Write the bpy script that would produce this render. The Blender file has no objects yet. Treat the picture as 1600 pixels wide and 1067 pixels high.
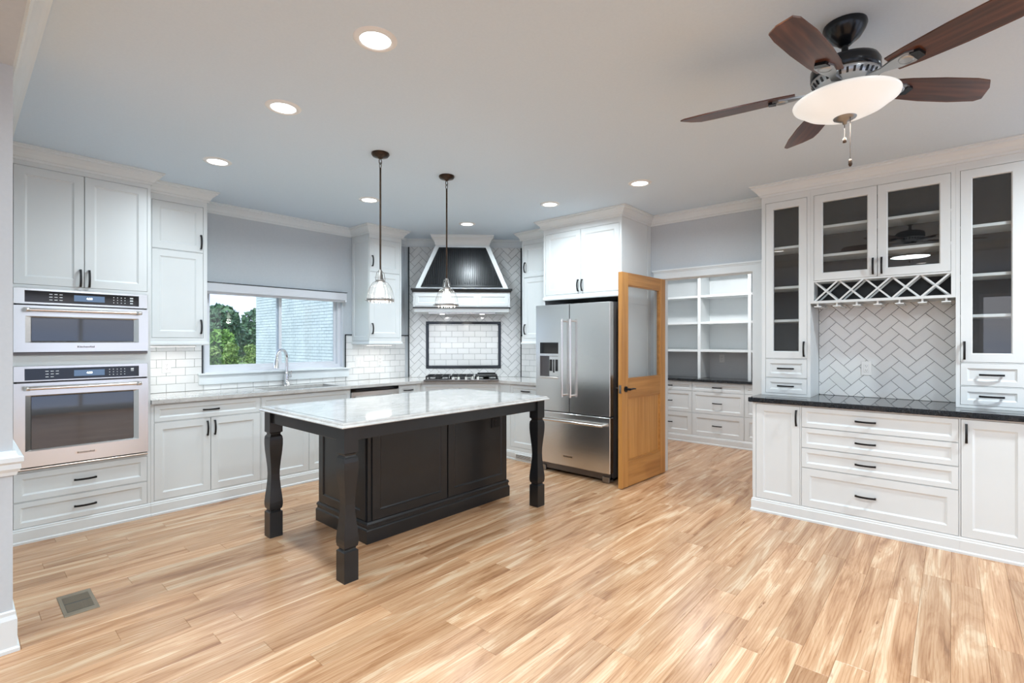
import bpy, bmesh, math, random
from mathutils import Vector, Matrix
R = math.radians
SC = bpy.context.scene
COL = SC.collection
random.seed(7)

# ------------------------------------------------------------------ camera
CAM_H = 1.405
cam = bpy.data.cameras.new('camera')
cam.sensor_width = 36.0
cam.lens = 775.0 / 1600.0 * 36.0
cam.clip_start = 0.05
cam.clip_end = 500
cam.shift_y = 0.0004
camo = bpy.data.objects.new('camera', cam)
COL.objects.link(camo)
camo.location = (0, 0, CAM_H)
camo.rotation_euler = (R(90), 0, R(-48.4))
SC.camera = camo

# ------------------------------------------------------------------ world, sun, exposure
SC.view_settings.view_transform = 'Standard'
SC.view_settings.look = 'None'
SC.view_settings.gamma = 1.0
SC.view_settings.use_curve_mapping = False
SC.view_settings.exposure = 0.54
W = bpy.data.worlds.new('sky')
SC.world = W
W.use_nodes = True
nt = W.node_tree
nt.nodes.clear()
tcw = nt.nodes.new('ShaderNodeTexCoord')
mpw = nt.nodes.new('ShaderNodeMapping')
mpw.inputs['Scale'].default_value = (1.0, 1.0, 3.0)
nzw = nt.nodes.new('ShaderNodeTexNoise')
nzw.inputs['Scale'].default_value = 2.6
nzw.inputs['Detail'].default_value = 5
rpw = nt.nodes.new('ShaderNodeValToRGB')
rpw.color_ramp.elements[0].position = 0.42
rpw.color_ramp.elements[0].color = (0.50, 0.60, 0.84, 1)
rpw.color_ramp.elements[1].position = 0.66
rpw.color_ramp.elements[1].color = (0.78, 0.78, 0.84, 1)
bgw = nt.nodes.new('ShaderNodeBackground')
bgw.inputs['Strength'].default_value = 1.5
outw = nt.nodes.new('ShaderNodeOutputWorld')
nt.links.new(tcw.outputs['Generated'], mpw.inputs['Vector'])
nt.links.new(mpw.outputs['Vector'], nzw.inputs['Vector'])
nt.links.new(nzw.outputs['Fac'], rpw.inputs['Fac'])
nt.links.new(rpw.outputs['Color'], bgw.inputs['Color'])
nt.links.new(bgw.outputs['Background'], outw.inputs['Surface'])
sl = bpy.data.lights.new('sun', 'SUN')
sl.energy = 2.4
sl.angle = R(4)
sl.color = (1.0, 0.95, 0.88)
slo = bpy.data.objects.new('sun', sl)
COL.objects.link(slo)
slo.rotation_euler = Vector((0.62, 0.45, -0.75)).to_track_quat('-Z', 'Y').to_euler()
DOWN_W = 5.0        # each recessed downlight of the kitchen
ROOM_FILL_W = 36.0       # each unseen downlight added in the sitting area as fill
FAN_W = 5.0
PEND_W = 1.5
UNDER_W = 0.8
HOOD_W = 1.6
try:
    SC.cycles.max_bounces = 10
    SC.cycles.diffuse_bounces = 6
    SC.cycles.glossy_bounces = 5
    SC.cycles.transparent_max_bounces = 12
    SC.cycles.caustics_reflective = False
    SC.cycles.caustics_refractive = False
    SC.cycles.sample_clamp_indirect = 6.0
except Exception:
    pass

# ------------------------------------------------------------------ materials
MATS = {}
def principled(name, col, rough=0.5, metal=0.0, spec=0.5, coat=0.0, emis=None, estr=0.0):
    m = bpy.data.materials.new(name)
    m.use_nodes = True
    b = m.node_tree.nodes['Principled BSDF']
    b.inputs['Base Color'].default_value = (col[0], col[1], col[2], 1)
    b.inputs['Roughness'].default_value = rough
    b.inputs['Metallic'].default_value = metal
    b.inputs['Specular IOR Level'].default_value = spec
    b.inputs['Coat Weight'].default_value = coat
    if emis:
        b.inputs['Emission Color'].default_value = (*emis, 1)
        b.inputs['Emission Strength'].default_value = estr
    MATS[name] = m
    return m

def N(m, t, **kw):
    n = m.node_tree.nodes.new(t)
    for k, v in kw.items():
        if k in n.inputs:
            n.inputs[k].default_value = v
        else:
            setattr(n, k, v)
    return n

def L(m, a, b):
    m.node_tree.links.new(a, b)

def noise_tint(name, c1, c2, scale=(1, 1, 1), nscale=4.0, rough=0.5, detail=3, lo=0.35, hi=0.65, bump=0.0, metal=0.0, spec=0.5, coat=0.0, distortion=0.0):
    m = principled(name, c1, rough, metal, spec, coat)
    b = m.node_tree.nodes['Principled BSDF']
    tc = N(m, 'ShaderNodeTexCoord')
    mp = N(m, 'ShaderNodeMapping', Scale=scale)
    nz = N(m, 'ShaderNodeTexNoise', Scale=nscale, Detail=detail, Distortion=distortion)
    rp = N(m, 'ShaderNodeValToRGB')
    rp.color_ramp.elements[0].position = lo
    rp.color_ramp.elements[0].color = (*c1, 1)
    rp.color_ramp.elements[1].position = hi
    rp.color_ramp.elements[1].color = (*c2, 1)
    L(m, tc.outputs['Object'], mp.inputs['Vector'])
    L(m, mp.outputs['Vector'], nz.inputs['Vector'])
    L(m, nz.outputs['Fac'], rp.inputs['Fac'])
    L(m, rp.outputs['Color'], b.inputs['Base Color'])
    if bump:
        bp = N(m, 'ShaderNodeBump', Strength=bump, Distance=0.002)
        L(m, nz.outputs['Fac'], bp.inputs['Height'])
        L(m, bp.outputs['Normal'], b.inputs['Normal'])
    return m

white = noise_tint('white_cabinet_paint', (0.685, 0.715, 0.72), (0.705, 0.735, 0.74), nscale=3, rough=0.38)  # slight cool tint put in to offset warm floor bounce
trimw = noise_tint('white_trim_paint', (0.70, 0.745, 0.765), (0.72, 0.765, 0.785), nscale=3, rough=0.42)  # cool tint put in so the trim reads neutral under warm bounce
wallp = noise_tint('grey_wall_paint', (0.52, 0.56, 0.595), (0.535, 0.575, 0.61), nscale=60, rough=0.85, bump=0.03)
pantryp = noise_tint('pantry_paint', (0.60, 0.61, 0.615), (0.62, 0.63, 0.635), nscale=60, rough=0.85)
ceilp = noise_tint('ceiling_paint', (0.63, 0.735, 0.83), (0.645, 0.75, 0.845), nscale=80, rough=0.9, bump=0.03)  # bluish tint put into the colour to cancel warm light off the floor
blackp = noise_tint('black_island_paint', (0.0095, 0.0105, 0.012), (0.012, 0.013, 0.0145), nscale=5, rough=0.28)
blackm = principled('black_handle_metal', (0.012, 0.012, 0.013), 0.38, 0.4)
ovenglass = principled('oven_window_glass', (0.012, 0.016, 0.022), 0.04, 0.0, 1.0, coat=0.6)
blackg = principled('black_gloss', (0.006, 0.006, 0.007), 0.06, 0.0, 0.6)
bronze = noise_tint('oiled_bronze', (0.035, 0.022, 0.015), (0.07, 0.042, 0.026), nscale=20, rough=0.34, metal=0.8)
chrome = principled('chrome', (0.75, 0.76, 0.78), 0.07, 1.0)
pewter = principled('pewter_metal', (0.32, 0.31, 0.30), 0.32, 1.0)
nickel = principled('satin_handle_metal', (0.78, 0.74, 0.70), 0.2, 1.0)
fanblk = principled('fan_black', (0.01, 0.012, 0.015), 0.22, 0.3)
fansil = principled('fan_pewter', (0.40, 0.41, 0.42), 0.28, 0.9)
darkint = principled('dark_cabinet_back', (0.022, 0.024, 0.027), 0.6)
plast = principled('white_plastic', (0.78, 0.78, 0.77), 0.35)
slot = principled('dark_slot', (0.05, 0.05, 0.05), 0.5)
grout_d = noise_tint('dark_grout', (0.09, 0.095, 0.10), (0.12, 0.125, 0.13), nscale=50, rough=0.9)
grout_l = noise_tint('grey_grout', (0.28, 0.285, 0.28), (0.33, 0.335, 0.33), nscale=50, rough=0.9)
liner = principled('black_tile_liner', (0.015, 0.018, 0.022), 0.12)
display = principled('display_panel', (0.03, 0.05, 0.08), 0.15, emis=(0.10, 0.16, 0.26), estr=0.7)
glyph = principled('display_glyph', (0.8, 0.85, 0.9), 0.4, emis=(0.85, 0.93, 1.0), estr=1.3)
legend = principled('panel_legend', (0.75, 0.78, 0.8), 0.5)
emit = principled('lamp_diffuser', (0.9, 0.9, 0.9), 0.5, emis=(1.0, 0.985, 0.965), estr=4.0)
bulbm = principled('lamp_bulb', (0.9, 0.9, 0.9), 0.5, emis=(1.0, 0.95, 0.86), estr=3.0)
bowlm = principled('frosted_lamp_bowl', (0.55, 0.54, 0.52), 0.3, emis=(1.0, 0.97, 0.92), estr=0.36)
ventm = principled('vent_metal', (0.27, 0.225, 0.165), 0.45, 0.5)
shadem = noise_tint('shade_fabric', (0.60, 0.62, 0.66), (0.63, 0.65, 0.69), scale=(1, 1, 40), nscale=20, rough=0.7)
vinyl = principled('window_vinyl', (0.72, 0.74, 0.78), 0.35)
brickp = noise_tint('white_painted_brick', (0.50, 0.56, 0.59), (0.60, 0.66, 0.69), nscale=2.2, rough=0.85, detail=6)
mortar = principled('painted_mortar', (0.40, 0.45, 0.48), 0.9)
grass = noise_tint('lawn_green', (0.10, 0.20, 0.05), (0.20, 0.30, 0.09), nscale=0.6, rough=0.9, detail=5)
bark = noise_tint('tree_bark', (0.09, 0.065, 0.045), (0.15, 0.11, 0.08), nscale=6, rough=0.9)
leafA = noise_tint('leaves_deep_green', (0.035, 0.10, 0.055), (0.13, 0.24, 0.12), nscale=1.6, rough=0.6, detail=4)
leafB = noise_tint('leaves_fresh_green', (0.09, 0.22, 0.03), (0.22, 0.40, 0.08), nscale=1.6, rough=0.6, detail=4)
leafC = noise_tint('leaves_yellow_green', (0.14, 0.24, 0.05), (0.30, 0.42, 0.13), nscale=1.6, rough=0.6, detail=4)

def thin_glass(name, tint=(1, 1, 1), rough=0.0, boost=1.0):
    m = bpy.data.materials.new(name)
    m.use_nodes = True
    m.node_tree.nodes.clear()
    o = N(m, 'ShaderNodeOutputMaterial')
    mix = N(m, 'ShaderNodeMixShader')
    tr = N(m, 'ShaderNodeBsdfTransparent')
    tr.inputs['Color'].default_value = (*tint, 1)
    gl = N(m, 'ShaderNodeBsdfGlossy')
    gl.inputs['Roughness'].default_value = rough
    lw = N(m, 'ShaderNodeLayerWeight', Blend=0.5)
    pw = N(m, 'ShaderNodeMath', operation='POWER')
    pw.inputs[1].default_value = 4.0
    L(m, lw.outputs['Facing'], pw.inputs[0])
    mu = N(m, 'ShaderNodeMath', operation='MULTIPLY_ADD', use_clamp=True)
    mu.inputs[1].default_value = 0.9
    mu.inputs[2].default_value = 0.045 * boost
    L(m, pw.outputs[0], mu.inputs[0])
    L(m, mu.outputs[0], mix.inputs['Fac'])
    L(m, tr.outputs[0], mix.inputs[1])
    L(m, gl.outputs[0], mix.inputs[2])
    L(m, mix.outputs[0], o.inputs['Surface'])
    MATS[name] = m
    return m
glass = thin_glass('clear_pane', (0.96, 0.97, 0.97), boost=1.4)
winglass = thin_glass('window_pane', (0.93, 0.97, 1.0), boost=0.8)
shadeglass = thin_glass('ribbed_glass', (0.95, 0.95, 0.95), rough=0.05, boost=1.6)
_o = [n for n in shadeglass.node_tree.nodes if n.type == 'OUTPUT_MATERIAL'][0]
_src = _o.inputs['Surface'].links[0].from_socket
_mx = N(shadeglass, 'ShaderNodeMixShader')
_mx.inputs['Fac'].default_value = 0.03
_tl = N(shadeglass, 'ShaderNodeBsdfTranslucent')
_tl.inputs['Color'].default_value = (0.9, 0.9, 0.88, 1)
L(shadeglass, _src, _mx.inputs[1])
L(shadeglass, _tl.outputs[0], _mx.inputs[2])
L(shadeglass, _mx.outputs[0], _o.inputs['Surface'])

def make_steel(name, col, rough, axis):
    m = principled(name, col, rough, 1.0)
    b = m.node_tree.nodes['Principled BSDF']
    tc = N(m, 'ShaderNodeTexCoord')
    mp = N(m, 'ShaderNodeMapping', Scale=axis)
    nz = N(m, 'ShaderNodeTexNoise', Scale=1.0, Detail=4)
    bp = N(m, 'ShaderNodeBump', Strength=0.035, Distance=0.001)
    L(m, tc.outputs['Object'], mp.inputs['Vector'])
    L(m, mp.outputs['Vector'], nz.inputs['Vector'])
    L(m, nz.outputs['Fac'], bp.inputs['Height'])
    L(m, bp.outputs['Normal'], b.inputs['Normal'])
    return m
steel = make_steel('brushed_steel', (0.76, 0.76, 0.75), 0.25, (2, 2, 160))
steeld = make_steel('dark_steel', (0.16, 0.15, 0.15), 0.4, (3, 3, 300))

def make_tile(name, c1, c2):
    m = principled(name, c1, 0.10, 0.0, 0.5)
    b = m.node_tree.nodes['Principled BSDF']
    oi = N(m, 'ShaderNodeObjectInfo')
    mx = N(m, 'ShaderNodeMix', data_type='RGBA')
    mx.inputs[6].default_value = (*c1, 1)
    mx.inputs[7].default_value = (*c2, 1)
    L(m, oi.outputs['Random'], mx.inputs[0])
    L(m, mx.outputs[2], b.inputs['Base Color'])
    tc = N(m, 'ShaderNodeTexCoord')
    nz = N(m, 'ShaderNodeTexNoise', Scale=9.0, Detail=2)
    bp = N(m, 'ShaderNodeBump', Strength=0.12, Distance=0.004)
    L(m, tc.outputs['Object'], nz.inputs['Vector'])
    L(m, nz.outputs['Fac'], bp.inputs['Height'])
    L(m, bp.outputs['Normal'], b.inputs['Normal'])
    return m
tilem = make_tile('white_ceramic', (0.74, 0.75, 0.745), (0.80, 0.81, 0.805))

def make_stone(name, base, vein, speck, dens, rough=0.07, vs=2.2, vlo=0.47, vhi=0.53):
    m = principled(name, base, rough, 0.0, 0.55)
    b = m.node_tree.nodes['Principled BSDF']
    tc = N(m, 'ShaderNodeTexCoord')
    n1 = N(m, 'ShaderNodeTexNoise', Scale=vs, Detail=8, Roughness=0.65, Distortion=1.6)
    rp = N(m, 'ShaderNodeValToRGB')
    e = rp.color_ramp.elements
    e[0].position = vlo - 0.06
    e[0].color = (*base, 1)
    e[1].position = vhi + 0.06
    e[1].color = (*base, 1)
    k = e.new((vlo + vhi) / 2)
    k.color = (*vein, 1)
    v = N(m, 'ShaderNodeTexVoronoi', Scale=dens)
    n2 = N(m, 'ShaderNodeTexNoise', Scale=dens * 0.25, Detail=3)
    lt = N(m, 'ShaderNodeMath', operation='LESS_THAN')
    lt.inputs[1].default_value = 0.24
    gt = N(m, 'ShaderNodeMath', operation='GREATER_THAN')
    gt.inputs[1].default_value = 0.56
    an = N(m, 'ShaderNodeMath', operation='MULTIPLY')
    mx = N(m, 'ShaderNodeMix', data_type='RGBA')
    mx.inputs[7].default_value = (*speck, 1)
    for t in (n1, v, n2):
        L(m, tc.outputs['Object'], t.inputs['Vector'])
    L(m, n1.outputs['Fac'], rp.inputs['Fac'])
    L(m, v.outputs['Distance'], lt.inputs[0])
    L(m, n2.outputs['Fac'], gt.inputs[0])
    L(m, lt.outputs[0], an.inputs[0])
    L(m, gt.outputs[0], an.inputs[1])
    L(m, an.outputs[0], mx.inputs[0])
    L(m, rp.outputs['Color'], mx.inputs[6])
    L(m, mx.outputs[2], b.inputs['Base Color'])
    return m
quartz = make_stone('white_quartz', (0.57, 0.56, 0.54), (0.49, 0.48, 0.465), (0.34, 0.32, 0.30), 70)
granite = make_stone('black_granite', (0.008, 0.009, 0.010), (0.02, 0.022, 0.026), (0.10, 0.11, 0.12), 190, rough=0.05, vs=30)

def make_floor():
    m = principled('maple_plank', (0.7, 0.5, 0.35), 0.27, 0.0, 0.5)
    b = m.node_tree.nodes['Principled BSDF']
    tc = N(m, 'ShaderNodeTexCoord')
    oi = N(m, 'ShaderNodeObjectInfo')
    sc = N(m, 'ShaderNodeVectorMath', operation='SCALE')
    sc.inputs[0].default_value = (61.0, 37.0, 13.0)
    L(m, oi.outputs['Random'], sc.inputs['Scale'])
    ad = N(m, 'ShaderNodeVectorMath', operation='ADD')
    L(m, tc.outputs['Object'], ad.inputs[0])
    L(m, sc.outputs['Vector'], ad.inputs[1])
    def tex(scale, detail, rough, dist, stops):
        mp = N(m, 'ShaderNodeMapping', Scale=scale)
        nz = N(m, 'ShaderNodeTexNoise', Scale=1.0, Detail=detail, Roughness=rough, Distortion=dist)
        rp = N(m, 'ShaderNodeValToRGB')
        e = rp.color_ramp.elements
        e[0].position, e[0].color = stops[0][0], (*stops[0][1], 1)
        e[1].position, e[1].color = stops[-1][0], (*stops[-1][1], 1)
        for (p, c) in stops[1:-1]:
            k = e.new(p)
            k.color = (*c, 1)
        L(m, ad.outputs[0], mp.inputs['Vector'])
        L(m, mp.outputs['Vector'], nz.inputs['Vector'])
        L(m, nz.outputs['Fac'], rp.inputs['Fac'])
        return nz, rp
    # heartwood / sapwood figure stretched along the board
    n1, r1 = tex((0.9, 8.5, 1.0), 7, 0.6, 1.6, [(0.28, (0.27, 0.135, 0.07)), (0.40, (0.42, 0.235, 0.13)), (0.48, (0.52, 0.315, 0.185)), (0.56, (0.56, 0.355, 0.215)), (0.61, (0.645, 0.46, 0.305)), (0.74, (0.69, 0.53, 0.375))])
    # contour lines of flat-sawn grain
    mpw_ = N(m, 'ShaderNodeMapping', Scale=(0.55, 5.0, 1.0))
    wv = N(m, 'ShaderNodeTexWave', wave_type='BANDS', bands_direction='Y', Scale=4.5, Distortion=9.0, Detail=3.0)
    wv.inputs['Detail Scale'].default_value = 0.9
    rw = N(m, 'ShaderNodeValToRGB')
    rw.color_ramp.elements[0].position = 0.0
    rw.color_ramp.elements[0].color = (0.66, 0.53, 0.44, 1)
    rw.color_ramp.elements[1].position = 0.30
    rw.color_ramp.elements[1].color = (1, 1, 1, 1)
    L(m, ad.outputs[0], mpw_.inputs['Vector'])
    L(m, mpw_.outputs['Vector'], wv.inputs['Vector'])
    L(m, wv.outputs['Fac'], rw.inputs['Fac'])
    # fine fibre
    n2, r2 = tex((3.0, 95.0, 1.0), 3, 0.6, 0.3, [(0.30, (0.72, 0.62, 0.54)), (0.52, (1, 1, 1))])
    # dark mineral streaks and knots
    n3, r3 = tex((2.0, 17.0, 1.0), 6, 0.68, 2.4, [(0.285, (0.30, 0.17, 0.11)), (0.345, (1, 1, 1))])
    def mul(x, y, f):
        k = N(m, 'ShaderNodeMix', data_type='RGBA', blend_type='MULTIPLY')
        k.inputs[0].default_value = f
        L(m, x, k.inputs[6])
        L(m, y, k.inputs[7])
        return k.outputs[2]
    c = mul(r1.outputs['Color'], rw.outputs['Color'], 0.38)
    c = mul(c, r2.outputs['Color'], 0.6)
    c = mul(c, r3.outputs['Color'], 0.8)
    rv = N(m, 'ShaderNodeMapRange')
    rv.inputs['To Min'].default_value = 0.88
    rv.inputs['To Max'].default_value = 1.10
    mr = N(m, 'ShaderNodeMath', operation='FRACT')
    mm = N(m, 'ShaderNodeMath', operation='MULTIPLY')
    mm.inputs[1].default_value = 17.31
    L(m, oi.outputs['Random'], mm.inputs[0])
    L(m, mm.outputs[0], mr.inputs[0])
    L(m, mr.outputs[0], rv.inputs['Value'])
    hs = N(m, 'ShaderNodeHueSaturation', Saturation=1.05)
    L(m, rv.outputs['Result'], hs.inputs['Value'])
    L(m, c, hs.inputs['Color'])
    L(m, hs.outputs['Color'], b.inputs['Base Color'])
    bp = N(m, 'ShaderNodeBump', Strength=0.06, Distance=0.001)
    L(m, n2.outputs['Fac'], bp.inputs['Height'])
    L(m, bp.outputs['Normal'], b.inputs['Normal'])
    return m
floorm = make_floor()

def make_wood(name, c1, c2, scale, rough):
    m = noise_tint(name, c1, c2, scale=scale, nscale=1.0, rough=rough, detail=6, lo=0.35, hi=0.68, distortion=0.5)
    return m
oakv = make_wood('honey_fir_upright', (0.40, 0.175, 0.042), (0.56, 0.275, 0.08), (26, 26, 1.2), 0.32)
oakh = make_wood('honey_fir_across', (0.35, 0.15, 0.036), (0.50, 0.24, 0.07), (1.2, 26, 26), 0.32)
walnut = make_wood('walnut_blade', (0.040, 0.013, 0.007), (0.15, 0.052, 0.024), (2.2, 30, 10), 0.28)

# ------------------------------------------------------------------ mesh helpers
class MB:
    def __init__(self):
        self.v = []
        self.f = []
        self.sm = []
    def add(self, vs, fs, smooth=False):
        o = len(self.v)
        self.v += [tuple(p) for p in vs]
        for f in fs:
            self.f.append(tuple(i + o for i in f))
            self.sm.append(smooth)
        return self
    def box(self, x0, x1, y0, y1, z0, z1):
        x0, x1 = min(x0, x1), max(x0, x1)
        y0, y1 = min(y0, y1), max(y0, y1)
        z0, z1 = min(z0, z1), max(z0, z1)
        return self.add([(x0, y0, z0), (x1, y0, z0), (x1, y1, z0), (x0, y1, z0), (x0, y0, z1), (x1, y0, z1), (x1, y1, z1), (x0, y1, z1)],
                        [(0, 3, 2, 1), (4, 5, 6, 7), (0, 1, 5, 4), (1, 2, 6, 5), (2, 3, 7, 6), (3, 0, 4, 7)])
    def cbox(self, x0, x1, y0, y1, z0, z1, c=0.003):
        """box with chamfered edges"""
        bm = bmesh.new()
        bmesh.ops.create_cube(bm, size=1.0)
        for q in bm.verts:
            q.co = Vector(((x0 + x1) / 2 + q.co.x * (x1 - x0), (y0 + y1) / 2 + q.co.y * (y1 - y0), (z0 + z1) / 2 + q.co.z * (z1 - z0)))
        bmesh.ops.bevel(bm, geom=bm.edges[:], offset=c, segments=1, affect='EDGES', profile=0.5)
        bm.verts.index_update()
        self.add([q.co[:] for q in bm.verts], [[q.index for q in f.verts] for f in bm.faces])
        bm.free()
        return self
    def prism(self, poly, a0, a1, axis='z'):
        """extrude a CCW 2-D polygon; axis z: (x,y) poly, axis y: (x,z) poly, axis x: (y,z) poly"""
        n = len(poly)
        def P(p, a):
            if axis == 'z': return (p[0], p[1], a)
            if axis == 'y': return (p[0], a, p[1])
            return (a, p[0], p[1])
        vs = [P(p, a0) for p in poly] + [P(p, a1) for p in poly]
        fs = [tuple(range(n - 1, -1, -1)), tuple(range(n, 2 * n))]
        for i in range(n):
            j = (i + 1) % n
            fs.append((i, j, n + j, n + i))
        if axis == 'y':
            fs = [tuple(reversed(f)) for f in fs]
        return self.add(vs, fs)
    def lathe(self, prof, n=24, cx=0, cy=0, smooth=True, cap=True):
        m = len(prof)
        vs = []
        for (r, z) in prof:
            for k in range(n):
                a = 2 * math.pi * k / n
                vs.append((cx + r * math.cos(a), cy + r * math.sin(a), z))
        fs = []
        for i in range(m - 1):
            for k in range(n):
                j = (k + 1) % n
                fs.append((i * n + k, i * n + j, (i + 1) * n + j, (i + 1) * n + k))
        self.add(vs, fs, smooth)
        if cap:
            o = len(self.v)
            if prof[0][0] > 1e-4:
                self.add(vs[:n], [tuple(range(n - 1, -1, -1))])
            if prof[-1][0] > 1e-4:
                self.add(vs[-n:], [tuple(range(n))])
        return self
    def tube(self, pts, r, n=10, smooth=True, cap=True, rad=None):
        pts = [Vector(p) for p in pts]
        rings = []
        up = None
        for i, p in enumerate(pts):
            if i == 0: d = pts[1] - pts[0]
            elif i == len(pts) - 1: d = pts[-1] - pts[-2]
            else: d = (pts[i + 1] - pts[i]).normalized() + (pts[i] - pts[i - 1]).normalized()
            d.normalize()
            if up is None:
                up = Vector((0, 0, 1)) if abs(d.z) < 0.9 else Vector((1, 0, 0))
            a = d.cross(up).normalized()
            b = a.cross(d).normalized()
            up = b
            rr = rad[i] if rad else r
            rings.append([p + a * rr * math.cos(2 * math.pi * k / n) + b * rr * math.sin(2 * math.pi * k / n) for k in range(n)])
        vs = [q for ring in rings for q in ring]
        fs = []
        for i in range(len(rings) - 1):
            for k in range(n):
                j = (k + 1) % n
                fs.append((i * n + k, i * n + j, (i + 1) * n + j, (i + 1) * n + k))
        self.add(vs, fs, smooth)
        if cap:
            self.add(rings[0], [tuple(range(n - 1, -1, -1))])
            self.add(rings[-1], [tuple(range(n))])
        return self
    def sweep(self, path, prof, closed=False):
        """profile [(out, z)] carried along a 2-D path; out = to the right of travel; mitred corners"""
        P = [Vector((p[0], p[1])) for p in path]
        n = len(P)
        dirs = []
        cnt = n if closed else n - 1
        for i in range(cnt):
            dirs.append((P[(i + 1) % n] - P[i]).normalized())
        rings = []
        for i in range(n):
            if closed:
                d0, d1 = dirs[i - 1], dirs[i]
            else:
                d0 = dirs[max(0, i - 1)]
                d1 = dirs[min(i, cnt - 1)]
            n0 = Vector((d0.y, -d0.x))
            n1 = Vector((d1.y, -d1.x))
            mt = n0 + n1
            mt = mt / max(1e-6, mt.dot(n0))
            rings.append([(P[i].x + mt.x * o, P[i].y + mt.y * o, z) for (o, z) in prof])
        m = len(prof)
        vs = [q for r_ in rings for q in r_]
        fs = []
        for i in range(cnt):
            a, b = i, (i + 1) % n
            for k in range(m):
                j = (k + 1) % m
                fs.append((a * m + k, a * m + j, b * m + j, b * m + k))
        if not closed:
            fs.append(tuple(range(m - 1, -1, -1)))
            fs.append(tuple((n - 1) * m + k for k in range(m)))
        return self.add(vs, fs)
    def mesh(self, name):
        me = bpy.data.meshes.new(name)
        me.from_pydata(self.v, [], self.f)
        for p, s in zip(me.polygons, self.sm):
            p.use_smooth = s
        bm = bmesh.new()
        bm.from_mesh(me)
        bmesh.ops.recalc_face_normals(bm, faces=bm.faces)
        bm.to_mesh(me)
        bm.free()
        return me
    def build(self, name, mat, parent=None, loc=None, rot=None):
        me = self.mesh(name)
        me.materials.append(mat)
        return link(name, me, parent, loc, rot)

def link(name, me, parent=None, loc=None, rot=None):
    o = bpy.data.objects.new(name, me)
    COL.objects.link(o)
    if parent: o.parent = parent
    if loc is not None: o.location = loc
    if rot is not None: o.rotation_euler = rot
    return o

def tag(o, label=None, cat=None, group=None, kind=None):
    if label: o['label'] = label
    if cat: o['category'] = cat
    if group: o['group'] = group
    if kind: o['kind'] = kind
    return o

def thing(name, label, cat, loc=(0, 0, 0), rz=0.0, group=None, kind=None):
    o = bpy.data.objects.new(name, None)
    o.empty_display_size = 0.1
    COL.objects.link(o)
    o.location = loc
    o.rotation_euler = (0, 0, rz)
    return tag(o, label, cat, group, kind)

def copy_tree(o, parent=None):
    c = o.copy()
    COL.objects.link(c)
    if parent: c.parent = parent
    for ch in list(o.children):
        copy_tree(ch, c)
    return c

def text(name, s, size, mat, parent, loc, bold=0.0, extrude=0.0006, xs=1.0):
    cu = bpy.data.curves.new(name, 'FONT')
    cu.body = s
    cu.size = size
    cu.extrude = extrude
    cu.offset = bold
    cu.align_x = 'CENTER'
    cu.align_y = 'CENTER'
    t = bpy.data.objects.new(name + '_tmp', cu)
    COL.objects.link(t)
    dg = bpy.context.evaluated_depsgraph_get()
    me = bpy.data.meshes.new_from_object(t.evaluated_get(dg))
    me.name = name
    bpy.data.objects.remove(t)
    bpy.data.curves.remove(cu)
    me.materials.clear()
    me.materials.append(mat)
    o = link(name, me, parent, loc, (R(90), 0, 0))
    o.scale = (xs, 1, 1)
    return o

CEIL = 2.765
NY = 5.44          # window wall
EX = 5.08          # hutch / pantry wall
CROWN = [(0, CEIL - 0.098), (0.010, CEIL - 0.098), (0.014, CEIL - 0.082), (0.022, CEIL - 0.078), (0.034, CEIL - 0.055), (0.056, CEIL - 0.032), (0.068, CEIL - 0.026), (0.070, CEIL - 0.014), (0.082, CEIL - 0.010), (0.082, CEIL - 0.001), (0, CEIL - 0.001)]
BASEP = [(0, 0.0), (0.016, 0.0), (0.016, 0.014), (0.010, 0.022), (0.010, 0.085), (0.006, 0.092), (0.006, 0.100), (0, 0.106)]

# ------------------------------------------------------------------ the setting
# floor
fl = MB().box(-4.2, 7.6, -3.6, 5.6, -0.20, -0.011).build('floor', slot)
tag(fl, 'light maple plank floor running through the kitchen and pantry', 'floor', kind='structure')
PLW, PLL = 0.127, 1.22
pm = MB()
c_ = 0.0012
hx, hy = PLL / 2 - 0.0003, PLW / 2 - 0.0003
pm.add([(-hx, -hy, -0.0105), (hx, -hy, -0.0105), (hx, hy, -0.0105), (-hx, hy, -0.0105),
        (-hx, -hy, -c_), (hx, -hy, -c_), (hx, hy, -c_), (-hx, hy, -c_),
        (-hx + c_, -hy + c_, 0), (hx - c_, -hy + c_, 0), (hx - c_, hy - c_, 0), (-hx + c_, hy - c_, 0)],
       [(0, 3, 2, 1), (0, 1, 5, 4), (1, 2, 6, 5), (2, 3, 7, 6), (3, 0, 4, 7), (4, 5, 9, 8), (5, 6, 10, 9), (6, 7, 11, 10), (7, 4, 8, 11), (8, 9, 10, 11)])
plank_me = pm.mesh('plank')
plank_me.materials.append(floorm)
fa = R(48.4)
def in_view(x, y):
    dep = x * math.sin(fa) + y * math.cos(fa)
    rt = x * math.cos(fa) - y * math.sin(fa)
    if dep < 0.5: return False
    px = 800 + 775 * rt / dep
    py = 534 + 775 * CAM_H / dep
    return -30 < px < 1630 and py < 1110
rest = []
row = 0
y = -3.55
rr = random.Random(11)
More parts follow.
